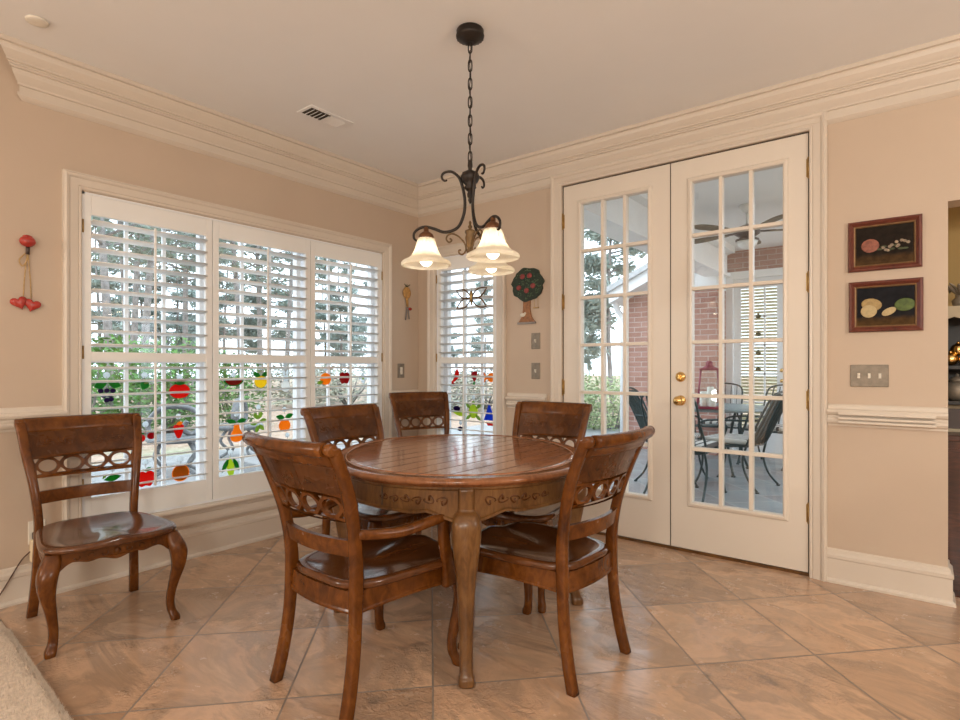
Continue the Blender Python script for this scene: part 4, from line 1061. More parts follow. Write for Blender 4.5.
m_ = MB(); m_.ball((-0.040, -0.017, -0.135), (0.026, 0.005, 0.015), 10, 6); m_.ball((-0.018, -0.017, -0.124), (0.010, 0.005, 0.010), 8, 6); m_.build('painted_sheep', P['sheep'], tr_)

# ------------------------------------------------------------------ suncatchers hung on the window glass
def sun_frame(u_, v2, t): return (u_, -t, v2)
def circ(cx, cz, rx, rz, n=20): return [(cx + rx * cos(2 * pi * k / n), cz + rz * sin(2 * pi * k / n)) for k in range(n)]
def leaf(cx, cz, l_, w_, a):
    out = []
    for k in range(13):
        t = k / 12; out.append((l_ * (t - 0.5), w_ * sin(pi * t)))
    for k in range(1, 12):
        t = 1 - k / 12; out.append((l_ * (t - 0.5), -w_ * sin(pi * t)))
    return [(cx + p[0] * cos(a) - p[1] * sin(a), cz + p[0] * sin(a) + p[1] * cos(a)) for p in out]
def blob(pts, n=5):
    s_ = spline([*pts, pts[0]], n); return s_[:-1]
PEAR = blob([(0, 0.060), (0.018, 0.045), (0.022, 0.020), (0.042, -0.020), (0.034, -0.055), (0, -0.066), (-0.034, -0.055), (-0.042, -0.020), (-0.022, 0.020), (-0.018, 0.045)])
APPLE = blob([(0, 0.038), (0.022, 0.046), (0.046, 0.030), (0.046, -0.010), (0.026, -0.044), (0, -0.038), (-0.026, -0.044), (-0.046, -0.010), (-0.046, 0.030), (-0.022, 0.046)])
STRAW = blob([(0, 0.04), (0.026, 0.036), (0.030, 0.012), (0.014, -0.034), (0, -0.046), (-0.014, -0.034), (-0.030, 0.012), (-0.026, 0.036)])
SLICE = [(0.058 * cos(a), 0.058 * sin(a) * 0.62 + 0.02) for a in [pi + pi * k / 18 for k in range(19)]]
RIND = [(0.070 * cos(a), 0.070 * sin(a) * 0.66 + 0.024) for a in [pi + pi * k / 18 for k in range(19)]]
BIRD = blob([(-0.05, -0.05), (-0.02, -0.02), (-0.012, 0.02), (0.0, 0.05), (0.014, 0.062), (0.026, 0.045), (0.034, 0.030), (0.030, -0.005), (0.012, -0.03), (-0.02, -0.05), (-0.045, -0.07)])
FISH = blob([(0.06, 0.0), (0.03, 0.032), (-0.01, 0.036), (-0.04, 0.012), (-0.075, 0.045), (-0.065, 0.0), (-0.07, -0.04), (-0.04, -0.012), (-0.01, -0.034), (0.03, -0.030)])
LEFT_SUN = [  # y, z, label, parts [(name, material, poly), ...]
 (1.204, 1.022, 'purple grape cluster suncatcher with two green leaves, behind the leftmost shutter', 'grape suncatcher',
  [('leaf', 'green', leaf(-0.032, 0.045, 0.065, 0.022, 0.3)), ('leaf', 'green', leaf(0.040, 0.048, 0.065, 0.022, -0.3))] + [('grape', 'purple', circ(x, z, 0.014, 0.013, 12)) for x, z in ((-0.03, 0.012), (0.0, 0.014), (0.03, 0.012), (-0.015, -0.014), (0.016, -0.012), (0.0, -0.040), (0.022, -0.036))]),
 (1.401, 1.062, 'small dark green leaf suncatcher beside the grape cluster', 'leaf suncatcher', [('leaf', 'green', leaf(0, 0, 0.06, 0.024, 1.2)), ('stem', 'olive', leaf(0.012, 0.015, 0.04, 0.008, 0.4))]),
 (1.600, 1.020, 'wide red tomato suncatcher at the right of the leftmost shutter', 'tomato suncatcher', [('fruit', 'red', circ(0, 0, 0.062, 0.046, 24)), ('leaf', 'green', leaf(0, 0.046, 0.07, 0.010, 0.0))]),
 (1.406, 0.755, 'pair of red cherries suncatcher above the red apple suncatcher', 'cherry suncatcher', [('cherry', 'red', circ(-0.026, -0.006, 0.024, 0.022, 16)), ('cherry', 'darkred', circ(0.030, 0.004, 0.022, 0.020, 16)), ('leaf', 'green', leaf(-0.03, 0.030, 0.05, 0.014, -0.4))]),
 (1.594, 0.774, 'red orange strawberry suncatcher above the brown orange disc', 'strawberry suncatcher', [('fruit', 'red', STRAW), ('leaf', 'orange', leaf(0.006, 0.046, 0.04, 0.012, 0.2))]),
 (1.406, 0.507, 'red apple suncatcher at the bottom of the leftmost shutter', 'apple suncatcher', [('fruit', 'red', APPLE), ('leaf', 'green', leaf(0.012, 0.056, 0.04, 0.010, 0.6))]),
 (1.606, 0.513, 'amber brown orange slice suncatcher at the bottom of the leftmost shutter', 'orange suncatcher', [('fruit', 'brown', circ(0, 0, 0.046, 0.046, 24)), ('rind', 'orange', circ(0, 0, 0.052, 0.052, 24))]),
 (1.233, 0.540, 'green pepper suncatcher low behind the lone side chair back', 'pepper suncatcher', [('fruit', 'green', leaf(0, 0, 0.09, 0.018, 0.15)), ('stem', 'olive', leaf(-0.04, 0.012, 0.03, 0.006, 0.8))]),
 (1.947, 1.062, 'watermelon slice suncatcher, red with a green rind', 'watermelon suncatcher', [('rind', 'green', RIND), ('flesh', 'red', SLICE)]),
 (2.142, 1.078, 'yellow lemon suncatcher with green leaves on the middle shutter', 'lemon suncatcher', [('fruit', 'yellow', circ(0, -0.012, 0.046, 0.042, 20)), ('leaf', 'green', leaf(-0.03, 0.036, 0.06, 0.016, -0.3)), ('leaf', 'green', leaf(0.034, 0.038, 0.06, 0.016, 0.35))]),
 (1.968, 0.733, 'yellow orange pear suncatcher with green leaves', 'pear suncatcher', [('fruit', 'orange', PEAR), ('leaf', 'green', leaf(-0.036, 0.072, 0.07, 0.016, -0.2)), ('leaf', 'green', leaf(0.036, 0.074, 0.07, 0.016, 0.2))]),
 (2.127, 0.788, 'green leafy sprig suncatcher between the pear and the round orange', 'sprig suncatcher', [('leaf', 'olive', leaf(0.034 * cos(a) , 0.05 * sin(a), 0.055, 0.014, a)) for a in (0.2, 1.2, 2.2, 3.3, 4.4, 5.4)]),
 (2.329, 0.765, 'round orange suncatcher with green leaves beside the leafy sprig', 'orange suncatcher', [('fruit', 'orange', circ(0, -0.018, 0.046, 0.044, 22)), ('leaf', 'green', leaf(-0.034, 0.044, 0.07, 0.018, -0.2)), ('leaf', 'green', leaf(0.036, 0.050, 0.07, 0.018, 0.3))]),
 (2.337, 1.060, 'clear glass rabbit suncatcher at the right of the middle shutter', 'rabbit suncatcher', [('body', 'white', circ(0, -0.030, 0.034, 0.042, 18)), ('head', 'clear', circ(0, 0.026, 0.024, 0.022, 14)), ('ear', 'clear', leaf(-0.014, 0.066, 0.05, 0.010, 1.7)), ('ear', 'clear', leaf(0.014, 0.066, 0.05, 0.010, 1.45))]),
 (1.926, 0.499, 'yellow corn suncatcher with green husks at the bottom of the middle shutter', 'corn suncatcher', [('cob', 'lime', leaf(0, 0, 0.15, 0.026, 1.65)), ('husk', 'green', leaf(-0.036, 0.020, 0.10, 0.014, 1.1)), ('husk', 'green', leaf(0.038, 0.020, 0.10, 0.014, 2.0))]),
 (2.353, 0.626, 'small olive leaf suncatcher below the round orange', 'leaf suncatcher', [('leaf', 'olive', leaf(-0.01, 0, 0.07, 0.018, 0.4)), ('leaf', 'lime', leaf(0.03, 0.005, 0.05, 0.014, -0.5))]),
 (2.683, 1.076, 'orange peach suncatcher on the right shutter of the wide window', 'peach suncatcher', [('fruit', 'orange', circ(0, 0, 0.050, 0.046, 22)), ('leaf', 'olive', leaf(-0.05, -0.026, 0.06, 0.014, 0.2))]),
 (2.864, 1.080, 'dark red apple suncatcher beside the orange peach', 'apple suncatcher', [('fruit', 'darkred', APPLE), ('leaf', 'green', leaf(0.006, 0.054, 0.03, 0.006, 1.3))]),
 (3.050, 1.077, 'pale clear flower suncatcher at the far right of the wide window', 'flower suncatcher', [('petal', 'clear', circ(0.026 * cos(a), 0.026 * sin(a), 0.016, 0.016, 12)) for a in (0, 1.57, 3.14, 4.71)] + [('centre', 'olive', circ(0, 0, 0.012, 0.012, 12))]),
]
BACK_SUN = [
 (-3.160, 1.090, 'red bird suncatcher at the left of the narrow window', 'bird suncatcher', [('body', 'red', BIRD), ('tail', 'darkred', leaf(-0.04, -0.075, 0.06, 0.012, 0.5))]),
 (-2.958, 1.092, 'small red rosebud suncatcher at the middle of the narrow window', 'rosebud suncatcher', [('bud', 'darkred', STRAW), ('leaf', 'green', leaf(-0.004, -0.066, 0.05, 0.010, 1.4))]),
 (-2.785, 1.080, 'orange fish suncatcher at the right of the narrow window', 'fish suncatcher', [('body', 'orange', FISH)]),
 (-3.140, 0.790, 'yellow and dark blue bird suncatcher low in the narrow window', 'bird suncatcher', [('body', 'purple', circ(-0.01, 0.022, 0.038, 0.022, 16)), ('branch', 'lime', leaf(0.01, -0.02, 0.15, 0.018, -0.22))]),
 (-2.969, 0.795, 'yellow green turtle suncatcher in the middle of the narrow window', 'turtle suncatcher', [('shell', 'lime', circ(0, 0, 0.048, 0.058, 20)), ('head', 'olive', circ(0, 0.070, 0.018, 0.018, 12))] + [('flipper', 'olive', leaf(x, z, 0.07, 0.014, a)) for x, z, a in ((-0.056, 0.045, 2.4), (0.056, 0.045, 0.7), (-0.052, -0.05, 3.8), (0.052, -0.05, -0.7))]),
 (-2.800, 0.774, 'blue sailboat suncatcher with a red hull low in the narrow window', 'sailboat suncatcher', [('sail', 'blue', [(0.0, 0.10), (-0.058, -0.045), (0.052, -0.045)]), ('mast', 'purple', [(0.0, 0.10), (0.006, 0.13), (0.012, 0.07)]), ('hull', 'red', [(-0.03, -0.062), (0.066, -0.062), (0.050, -0.088), (-0.015, -0.088)])]),
 (-3.111, 0.640, 'small dark leaf shaped suncatcher at the bottom of the narrow window', 'suncatcher', [('body', 'purple', leaf(0, 0, 0.08, 0.020, 0.1))]),
]
def suncatcher(a, z, label, cat, parts, left):
    loc = (XL - 0.080, a, z) if left else (a, YB + 0.080, z)
    root = thing('suncatcher', label, cat, loc, pi / 2 if left else 0.0, 'stained glass suncatchers')
    top_z = 0.0
    for i, (n_, mt, poly) in enumerate(parts):
        m_ = MB(); e_ = 0.0004 * (i % 3); m_.prism(poly, -0.0015 - e_, 0.0025 + e_, sun_frame); m_.build(n_, G[mt], root)
        top_z = max(top_z, max(p[1] for p in poly))
    m_ = MB(); m_.lathe([(0.004, -0.010), (0.016, -0.002), (0.018, 0.0)], 14, T=Matrix.Translation((0, 0.003, top_z + 0.030)) @ Matrix.Rotation(pi / 2, 4, 'X')); m_.build('suction_cup', G['clear'], root)
    m_ = MB(); m_.tube([(0, -0.001, top_z - 0.004), (0, -0.001, top_z + 0.022)], 0.0012, 5); m_.build('hanging_wire', M['pewter'], root)
for s_ in LEFT_SUN: suncatcher(*s_, True)
for s_ in BACK_SUN: suncatcher(*s_, False)
dr = thing('wire_dragonfly', 'wire dragonfly ornament with four splayed wings on the narrow window shutter', 'window ornament', (-2.887, YB - 0.045, 1.728), 0)
m_ = MB()
for a in (0.45, pi - 0.45, -0.5, pi + 0.5):
    pts = [(0.0, 0, 0.0)]
    for k in range(1, 14):
        t = k / 14; l_ = 0.175 * (1 - abs(2 * t - 1)); w_ = 0.034 * sin(2 * pi * t)
        pts.append((l_ * cos(a) - w_ * sin(a), -0.004, l_ * sin(a) * 0.95 + w_ * cos(a)))
    pts.append((0, 0, 0)); m_.tube(pts, 0.0062, 6)
m_.build('wing_wire', M['gold_bronze'], dr)
m_ = MB(); m_.tube([(0, -0.004, 0.055), (0, -0.006, 0.03), (0, -0.006, 0.0), (0.004, -0.004, -0.06)], [0.010, 0.014, 0.013, 0.005], 10); m_.build('body', M['old_brass'], dr)
m_ = MB(); m_.tube([(0, 0, 0.055), (0, 0.004, 0.12)], 0.001, 5); m_.build('hanger', M['old_brass'], dr)

# ------------------------------------------------------------------ rug
rg = MB(); random.seed(2)
nx, ny = 60, 60
def rz(x, y): return 0.016 + 0.006 * noise.noise((x * 30, y * 30, 0)) + 0.004 * noise.noise((x * 90, y * 90, 2))
X0, X1, Y0, Y1 = -3.30, -1.2, -1.0, 0.648
rg.add([(X0 + (X1 - X0) * i / nx, Y0 + (Y1 - Y0) * j / ny, 0.006 if (i in (0, nx) or j in (0, ny)) else rz(X0 + (X1 - X0) * i / nx, Y0 + (Y1 - Y0) * j / ny)) for j in range(ny + 1) for i in range(nx + 1)],
       [(j * (nx + 1) + i, j * (nx + 1) + i + 1, (j + 1) * (nx + 1) + i + 1, (j + 1) * (nx + 1) + i) for j in range(ny) for i in range(nx)], True)
rg.box((X0, Y0, 0.0), (X1, Y1, 0.006))
rug = rg.build('shag_rug', M['rug']); rug.rotation_euler = (0, 0, -0.0507); rug.location = Vector((-3.355, 0.684, 0)) - Matrix.Rotation(-0.0507, 3, 'Z') @ Vector((-3.30, 0.648, 0))
tag(rug, 'beige shag rug on the tile floor at the lower left corner', 'rug')
random.seed(7); fb = MB()
for i in range(26000):
    x = random.uniform(-3.1, -1.9); y = Y1 - abs(random.gauss(0, 0.22)) if i % 3 else Y1 - random.random() * 0.01
    a = random.uniform(0, 2 * pi); l_ = random.uniform(0.004, 0.010); hh = random.uniform(0.014, 0.030)
    dx, dy = cos(a) * 0.0016, sin(a) * 0.0016
    fb.add([(x - dx, y - dy, 0.006), (x + dx, y + dy, 0.006), (x + l_ * sin(a), y + l_ * cos(a), hh)], [(0, 1, 2)])
p_ = fb.build('pile', M['rug'], rug); p_['kind'] = 'stuff'

# ------------------------------------------------------------------ room beyond the cased opening
mb = MB(); mb.box((0.0, YB + T, -0.12), (4.0, 4.6, 0.0)); struct('floor_den', mb, M['hutch'])
mb = MB(); mb.box((0.0, 4.6, 0), (4.0, 4.7, H)); struct('wall_den_back', mb, M['den_wall'])
mb = MB(); mb.box((-0.12, YB + T, 0), (0.0, 4.7, H)); struct('wall_den_left', mb, M['den_wall'])
mb = MB(); mb.box((0.0, YB + T, H), (4.0, 4.7, H + 0.1)); struct('ceiling_den', mb, M['ceiling'])
area_light('back_room_light', (1.6, 4.2, 2.65), 0.5, 9, WARM)
HX, HY = 0.03, 3.86
hut = thing('display_hutch', 'dark wooden display hutch with open shelves seen through the cased opening', 'hutch', (HX, HY, 0))
m_ = MB(); m_.box((0.0, 0.0, 0.0), (1.2, 0.46, 0.78)); m_.box((-0.01, -0.015, 0.78), (1.21, 0.47, 0.81), 0.004); m_.build('base_cabinet', M['hutch'], hut)
m_ = MB(); m_.box((0, 0.10, 0.81), (0.025, 0.46, 1.50)); m_.box((1.175, 0.10, 0.81), (1.2, 0.46, 1.50)); m_.box((0, 0.44, 0.81), (1.2, 0.46, 1.50)); m_.build('case', M['hutch_black'], hut)
for z in (0.985, 1.175, 1.49):
    m_ = MB(); m_.box((0.025 if z < 1.4 else -0.01, 0.09, z - 0.018), (1.175 if z < 1.4 else 1.21, 0.44, z)); m_.build('shelf', M['hutch_black'], hut)
for x in (0.03, 0.62):
    m_ = MB(); m_.box((x, -0.012, 0.08), (x + 0.55, 0.0, 0.74), 0.004); dd = m_.build('door', M['hutch'], hut)
    m_ = MB(); m_.ball((x + (0.5 if x < 0.3 else 0.05), -0.025, 0.45), 0.014, 10, 8); m_.build('knob', M['old_brass'], dd)
m_ = MB(); n = 24; rn = []
pl_ = [(1.2 * i / n, 0.0) for i in range(n + 1)] + [(1.2 * (n - i) / n, -0.055 - 0.018 * abs(sin(pi * (n - i) * 0.5))) for i in range(n + 1)]
m_.prism(pl_, 0.0, 0.004, lambda u_, v2, t: (HX + u_, HY + 0.082 - t, 1.492 + v2)); m_.box((HX, HY + 0.08, 1.491), (HX + 1.2, HY + 0.44, 1.495))
tag(m_.build('lace_runner', M['linen']), 'white scalloped cloth runner hanging over the top of the dark hutch', 'cloth')
va = thing('silver_flower_vase', 'vase of silvery leaves on top of the dark hutch', 'vase', (HX + 0.13, HY + 0.25, 1.496))
m_ = MB(); m_.lathe([(0.02, 0), (0.035, 0.02), (0.038, 0.04), (0.02, 0.06), (0.024, 0.07)], 18); m_.build('vase', M['pewter'], va)
m_ = MB(); random.seed(9)
for i in range(16):
    a = i * 2.4; t = 0.3 + 0.5 * random.random()
    m_.tube(spline([(0, 0, 0.06), (0.05 * cos(a), 0.05 * sin(a), 0.11), (0.10 * cos(a) * t * 1.6, 0.10 * sin(a) * t * 1.6, 0.14 - 0.06 * random.random())], 4), [0.003 + 0.005 * sin(pi * k / 8) for k in range(9)], 5)
m_.build('foliage', M['pewter'], va)
for i, (dx, dy, dz, r, lab) in enumerate(((0.085, 0.15, 1.211, 0.036, 'small gold ball ornament at the left on the upper hutch shelf'), (0.150, 0.14, 1.207, 0.032, 'small gold ball ornament right of another on the upper hutch shelf'), (0.118, 0.16, 1.270, 0.034, 'small gold ball ornament resting on two others on the upper hutch shelf'))):
    m_ = MB(); m_.ball((0, 0, 0), r, 18, 12); m_.lathe([(0.008, r - 0.002), (0.008, r + 0.006), (0.003, r + 0.010)], 10)
    tag(m_.build('gold_ball', M['brass'], None, (HX + dx, HY + dy, 1.175 + r)) if i < 2 else m_.build('gold_ball', M['brass'], None, (HX + dx, HY + dy, 1.175 + 0.036 + 0.052)), lab, 'ornament', 'gold balls in the hutch')
jr = thing('ginger_jar', 'pale lidded jar on the lower hutch shelf', 'jar', (HX + 0.115, HY + 0.17, 0.985))
m_ = MB(); m_.lathe([(0.03, 0), (0.05, 0.02), (0.058, 0.06), (0.05, 0.09), (0.03, 0.105)], 20); m_.build('body', M['pewter'], jr)
m_ = MB(); m_.lathe([(0.034, 0.105), (0.034, 0.115), (0.02, 0.128), (0.006, 0.132), (0.009, 0.140), (0.003, 0.148)], 18); m_.build('lid', M['pewter'], jr)
bk = thing('photo_frame', 'pale photo frame standing on the hutch counter', 'photo frame', (HX + 0.12, HY + 0.2, 0.81))
m_ = MB(); m_.box((-0.07, -0.01, 0), (0.07, 0.01, 0.15), 0.004); m_.build('frame', M['linen'], bk); m_ = MB(); m_.box((-0.05, -0.012, 0.02), (0.05, -0.0095, 0.13)); m_.build('photo', M['fan_motor'], bk)

# ------------------------------------------------------------------ outdoors: porch
PZ = -0.03
mb = MB(); mb.box((-7.2, YB + T, -0.2), (-0.12, 10.6, PZ)); struct('porch_floor', mb, M['patio'])
mb = MB(); mb.box((-2.45, YB + T, 2.80), (-0.12, 8.62, 2.9)); struct('porch_ceiling', mb, M['out_ceiling'])
mb = MB()
mb.box((-2.32, YB + T, 2.42), (-2.12, 8.2, 2.80)); mb.box((-2.40, YB + T, 2.72), (-2.02, 8.2, 2.80)); mb.box((-2.36, YB + T, 2.40), (-2.08, 8.2, 2.44))
struct('porch_beam', mb, M['out_white'])
mb = MB(); mb.box((-3.47, 7.98, PZ), (-2.2, 8.5, 2.24)); struct('wall_wing', mb, M['brick'])
mb = MB(); mb.box((-2.5, 8.5, PZ), (-2.2, 8.62, 2.8)); mb.box((-2.2, 8.5, 2.50), (-1.34, 8.62, 2.8)); mb.box((-1.34, 8.5, PZ), (0.0, 8.62, 2.8)); struct('wall_porch_back', mb, M['brick'])
# wing gable: white siding above the brick, sloping rake board and shingles
def rake(x): return 2.20 + 0.46 * (x + 3.50)
mb = MB(); mb.prism([(-3.47, 2.24), (-2.2, 2.24), (-2.2, rake(-2.2)), (-3.47, rake(-3.47))], 7.99, 8.5, lambda u_, v2, t: (u_, t, v2)); struct('wing_siding', mb, M['out_white'])
mb = MB(); mb.prism([(-3.62, rake(-3.62) - 0.05), (-2.1, rake(-2.1) - 0.05), (-2.1, rake(-2.1) + 0.12), (-3.62, rake(-3.62) + 0.12)], 7.66, 7.72, lambda u_, v2, t: (u_, t, v2))
mb.prism([(-3.62, rake(-3.62) - 0.05), (-2.1, rake(-2.1) - 0.05), (-2.1, rake(-2.1) - 0.01), (-3.62, rake(-3.62) - 0.01)], 7.72, 8.5, lambda u_, v2, t: (u_, t, v2)); struct('wing_rake', mb, M['out_white'])
mb = MB(); mb.prism([(-3.66, rake(-3.66) + 0.11), (-2.1, rake(-2.1) + 0.11), (-2.1, rake(-2.1) + 0.19), (-3.66, rake(-3.66) + 0.19)], 7.60, 10.5, lambda u_, v2, t: (u_, t, v2)); struct('wing_roof', mb, M['roof'])
ds = MB(); ds.tube(spline([(-3.60, 7.80, 2.14), (-3.58, 7.86, 2.02), (-3.53, 7.93, 1.90), (-3.52, 7.93, 1.75)], 4) + [(-3.52, 7.93, PZ + 0.01)], 0.040, 8)
tag(ds.build('downspout', M['out_white']), 'white downspout running down the brick wing wall', 'downspout')
# door on the porch back wall
dr3 = MB(); GX0, GX1 = -2.02, -1.56
dr3.box((-2.2, 8.44, PZ), (-2.11, 8.52, 2.50)); dr3.box((-1.43, 8.44, PZ), (-1.34, 8.52, 2.50)); dr3.box((-2.11, 8.44, 2.40), (-1.43, 8.52, 2.50))
dr3.box((-2.11, 8.50, PZ), (GX0, 8.54, 2.40)); dr3.box((GX1, 8.50, PZ), (-1.43, 8.54, 2.40)); dr3.box((GX0, 8.50, PZ), (GX1, 8.54, 0.28)); dr3.box((GX0, 8.50, 2.26), (GX1, 8.54, 2.40))
d3 = struct('door_3', dr3, M['out_white'])
m_ = MB()
for q in (1, 2): m_.box((GX0 + (GX1 - GX0) * q / 3 - 0.010, 8.495, 0.28), (GX0 + (GX1 - GX0) * q / 3 + 0.010, 8.535, 2.26))
for q in range(1, 5): m_.box((GX0, 8.495, 0.28 + 1.98 * q / 5 - 0.011), (GX1, 8.535, 0.28 + 1.98 * q / 5 + 0.011))
m_.build('muntins', M['out_white'], d3)
m_ = MB()
for i in range(45): m_.box((GX0 - 0.02, -0.02, -0.001), (GX1 + 0.02, 0.02, 0.001), T=Matrix.Translation((0, 8.58, 0.26 + 0.045 * i)) @ Matrix.Rotation(radians(-50), 4, 'X'))
m_.build('blind', M['blind'], d3)
m_ = MB(); m_.box((GX0, 8.52, 0.28), (GX1, 8.523, 2.26)); m_.build('glass', M['glass'], d3)
for z in (0.98, 1.12):
    m_ = MB(); m_.ball((-1.495, 8.465, z), 0.026, 12, 8); m_.tube([(-1.495, 8.465, z), (-1.495, 8.5, z)], 0.012, 8); m_.build('door_knob', M['brass'], d3)
for z, lab in ((1.86, 'small dark ornament hanging highest in the porch door glass'), (1.62, 'small dark ornament hanging second from the top in the porch door glass'), (1.36, 'small dark ornament third from the top in the porch door glass'), (1.13, 'small dark leaf ornament lowest in the porch door glass')):
    m_ = MB(); m_.ball((0, 0, 0), (0.035, 0.006, 0.028), 12, 8); m_.ball((0, 0, 0.03), (0.016, 0.006, 0.016), 10, 6)
    tag(m_.build('window_ornament', M['leafdark'] if 'leafdark' in M else P['leafdark'], None, (-1.79, 8.488, z)), lab, 'window ornament', 'ornaments on the porch door')

# ceiling fan
FX, FY = -1.40, 6.15
fan = thing('ceiling_fan', 'ceiling fan with woven leaf blades on the porch ceiling', 'fan', (FX, FY, 2.80), 0.4)
m_ = MB(); m_.lathe([(0.075, 0.0), (0.075, -0.02), (0.05, -0.06), (0.02, -0.08)], 20); m_.tube([(0, 0, -0.07), (0, 0, -0.22)], 0.014, 10); m_.build('downrod', M['opal'], fan)
m_ = MB(); m_.lathe([(0.03, -0.20), (0.10, -0.225), (0.12, -0.25), (0.12, -0.29), (0.09, -0.31), (0.06, -0.33), (0.11, -0.345), (0.11, -0.36), (0.05, -0.365)], 24); m_.build('motor', M['fan_motor'], fan)
m_ = MB(); m_.lathe([(0.10, -0.365), (0.09, -0.40), (0.06, -0.43), (0.01, -0.44)], 20); m_.build('light_bowl', M['opal'], fan)
for k in range(5):
    m_ = MB(); poly = blob([(0.20, 0.020), (0.32, 0.045), (0.48, 0.062), (0.60, 0.055), (0.68, 0.0), (0.60, -0.055), (0.48, -0.062), (0.32, -0.045), (0.20, -0.020)], 4)
    Tm = Matrix.Rotation(2 * pi * k / 5, 4, 'Z') @ Matrix.Rotation(0.12, 4, 'X')
    m_.prism(poly, -0.005, 0.005, lambda u_, v2, t: tuple(Tm @ Vector((u_, v2, t + 0.0)) + Vector((0, 0, -0.27)))); bl = m_.build('blade', M['fan_blade'], fan)
    m_ = MB(); m_.box((0.09, -0.018, -0.275), (0.26, 0.018, -0.262), T=Matrix.Rotation(2 * pi * k / 5, 4, 'Z')); m_.build('blade_bracket', M['fan_motor'], bl)

# patio table and iron chairs
PT = (-1.95, 6.85)
pt = thing('patio_table', 'dark iron patio table on the porch seen through the right door', 'table', (PT[0], PT[1], PZ))
m_ = MB(); m_.lathe([(0.01, 0.745), (0.60, 0.745), (0.62, 0.74), (0.62, 0.715), (0.60, 0.71), (0.01, 0.73)], 48); m_.build('tabletop', plain('patio_table_top', (0.20, 0.25, 0.26), 0.35), pt)
for k in range(4):
    m_ = MB(); a = pi / 4 + k * pi / 2
    m_.tube(spline([(0.5 * cos(a), 0.5 * sin(a), 0.715), (0.42 * cos(a), 0.42 * sin(a), 0.5), (0.36 * cos(a), 0.36 * sin(a), 0.3), (0.46 * cos(a), 0.46 * sin(a), 0.012)], 5), 0.014, 8); m_.tube([(0.46 * cos(a), 0.46 * sin(a), 0.0), (0.46 * cos(a), 0.46 * sin(a), 0.015)], 0.024, 8); m_.build('leg', M['iron'], pt)
m_ = MB(); m_.tube([(0.37 * cos(2 * pi * k / 24), 0.37 * sin(2 * pi * k / 24), 0.32) for k in range(25)], 0.010, 7); m_.build('stretcher_ring', M['iron'], pt)
def patio_chair():
    r = thing('patio_chair', 'iron patio chair', 'chair', (0, 0, PZ), 0, 'iron patio chairs')
    def bp(u_, v2): return (0.25 * u_, -0.23 - 0.24 * v2 - 0.03 * (1 - u_ * u_), 0.44 + 0.50 * v2)
    m_ = MB(); m_.tube(spline([bp(-1, 0), bp(-1, 0.5), bp(-0.98, 0.9), bp(-0.7, 1.02), bp(0, 1.06), bp(0.7, 1.02), bp(0.98, 0.9), bp(1, 0.5), bp(1, 0), bp(0, -0.02), bp(-1, 0)], 4), 0.011, 7); bf = m_.build('backrest', M['iron'], r)
    m_ = MB()
    for u_ in (-0.72, -0.43, -0.14, 0.14, 0.43, 0.72): m_.tube([bp(u_, v2 / 6) for v2 in range(7)], 0.017, 6, flat=(0.25, 1.0))
    m_.build('back_straps', M['iron'], bf)
    m_ = MB(); m_.tube([(-0.25, -0.23, 0.43), (-0.26, 0.24, 0.43), (0.26, 0.24, 0.43), (0.25, -0.23, 0.43), (-0.25, -0.23, 0.43)], 0.011, 7)
    for i in range(9): m_.tube([(-0.24 + 0.06 * i, -0.22, 0.43), (-0.24 + 0.06 * i, 0.24, 0.43)], 0.006, 5)
    m_.build('seat_frame', M['iron'], r)
    m_ = MB(); m_.box((-0.23, -0.22, 0.442), (0.23, 0.22, 0.492), 0.018); m_.build('cushion', M['cushion'], r)
    for s_ in (-1, 1):
        m_ = MB(); m_.tube(spline([bp(s_, 0.5), (s_ * 0.30, -0.15, 0.68), (s_ * 0.31, 0.10, 0.67), (s_ * 0.30, 0.22, 0.62), (s_ * 0.27, 0.20, 0.52), (s_ * 0.26, 0.22, 0.43)], 5), 0.011, 7); m_.build('armrest', M['iron'], r)
        m_ = MB(); m_.tube(spline([(s_ * 0.26, 0.22, 0.43), (s_ * 0.27, 0.19, 0.28), (s_ * 0.27, 0.22, 0.12), (s_ * 0.27, 0.27, 0.012)], 5), 0.011, 7); m_.tube([(s_ * 0.27, 0.27, 0), (s_ * 0.27, 0.27, 0.014)], 0.019, 8); m_.build('front_leg', M['iron'], r)
        m_ = MB(); m_.tube(spline([(s_ * 0.25, -0.23, 0.43), (s_ * 0.26, -0.20, 0.28), (s_ * 0.26, -0.25, 0.12), (s_ * 0.27, -0.34, 0.012)], 5), 0.011, 7); m_.tube([(s_ * 0.27, -0.34, 0), (s_ * 0.27, -0.34, 0.014)], 0.019, 8); m_.build('rear_leg', M['iron'], r)
    return r
pc = patio_chair()
PCH = [(-1.53, 6.13, 1.42, 'black iron patio chair with striped cushion at the right of the patio table'),
       (-1.77, 5.42, -0.04, 'black iron patio chair at the near left of the patio table'),
       (-2.07, 5.98, -1.45, 'black iron patio chair seen through the left french door'),
       (-2.12, 7.78, pi + 0.15, 'black iron patio chair on the far side of the patio table, left of two backs'),
       (-1.47, 7.62, pi - 0.25, 'black iron patio chair on the far side of the patio table, right of two backs')]
for i, (x, y, a, lab) in enumerate(PCH):
    c_ = pc if i == 0 else copy_tree(pc)
    c_.location = (x, y, PZ); c_.rotation_euler = (0, 0, a); c_['label'] = lab
ln = thing('lantern', 'burgundy metal lantern standing on the patio table', 'lantern', (-1.83, 6.36, PZ + 0.746), 0.3)
m_ = MB(); m_.box((-0.13, -0.13, 0.0), (0.13, 0.13, 0.025), 0.004); m_.build('base', M['burgundy'], ln)
m_ = MB()
for sx in (-1, 1):
    for sy in (-1, 1): m_.tube([(sx * 0.12, sy * 0.12, 0.02), (sx * 0.085, sy * 0.085, 0.42)], 0.010, 6)
m_.build('posts', M['burgundy'], ln)
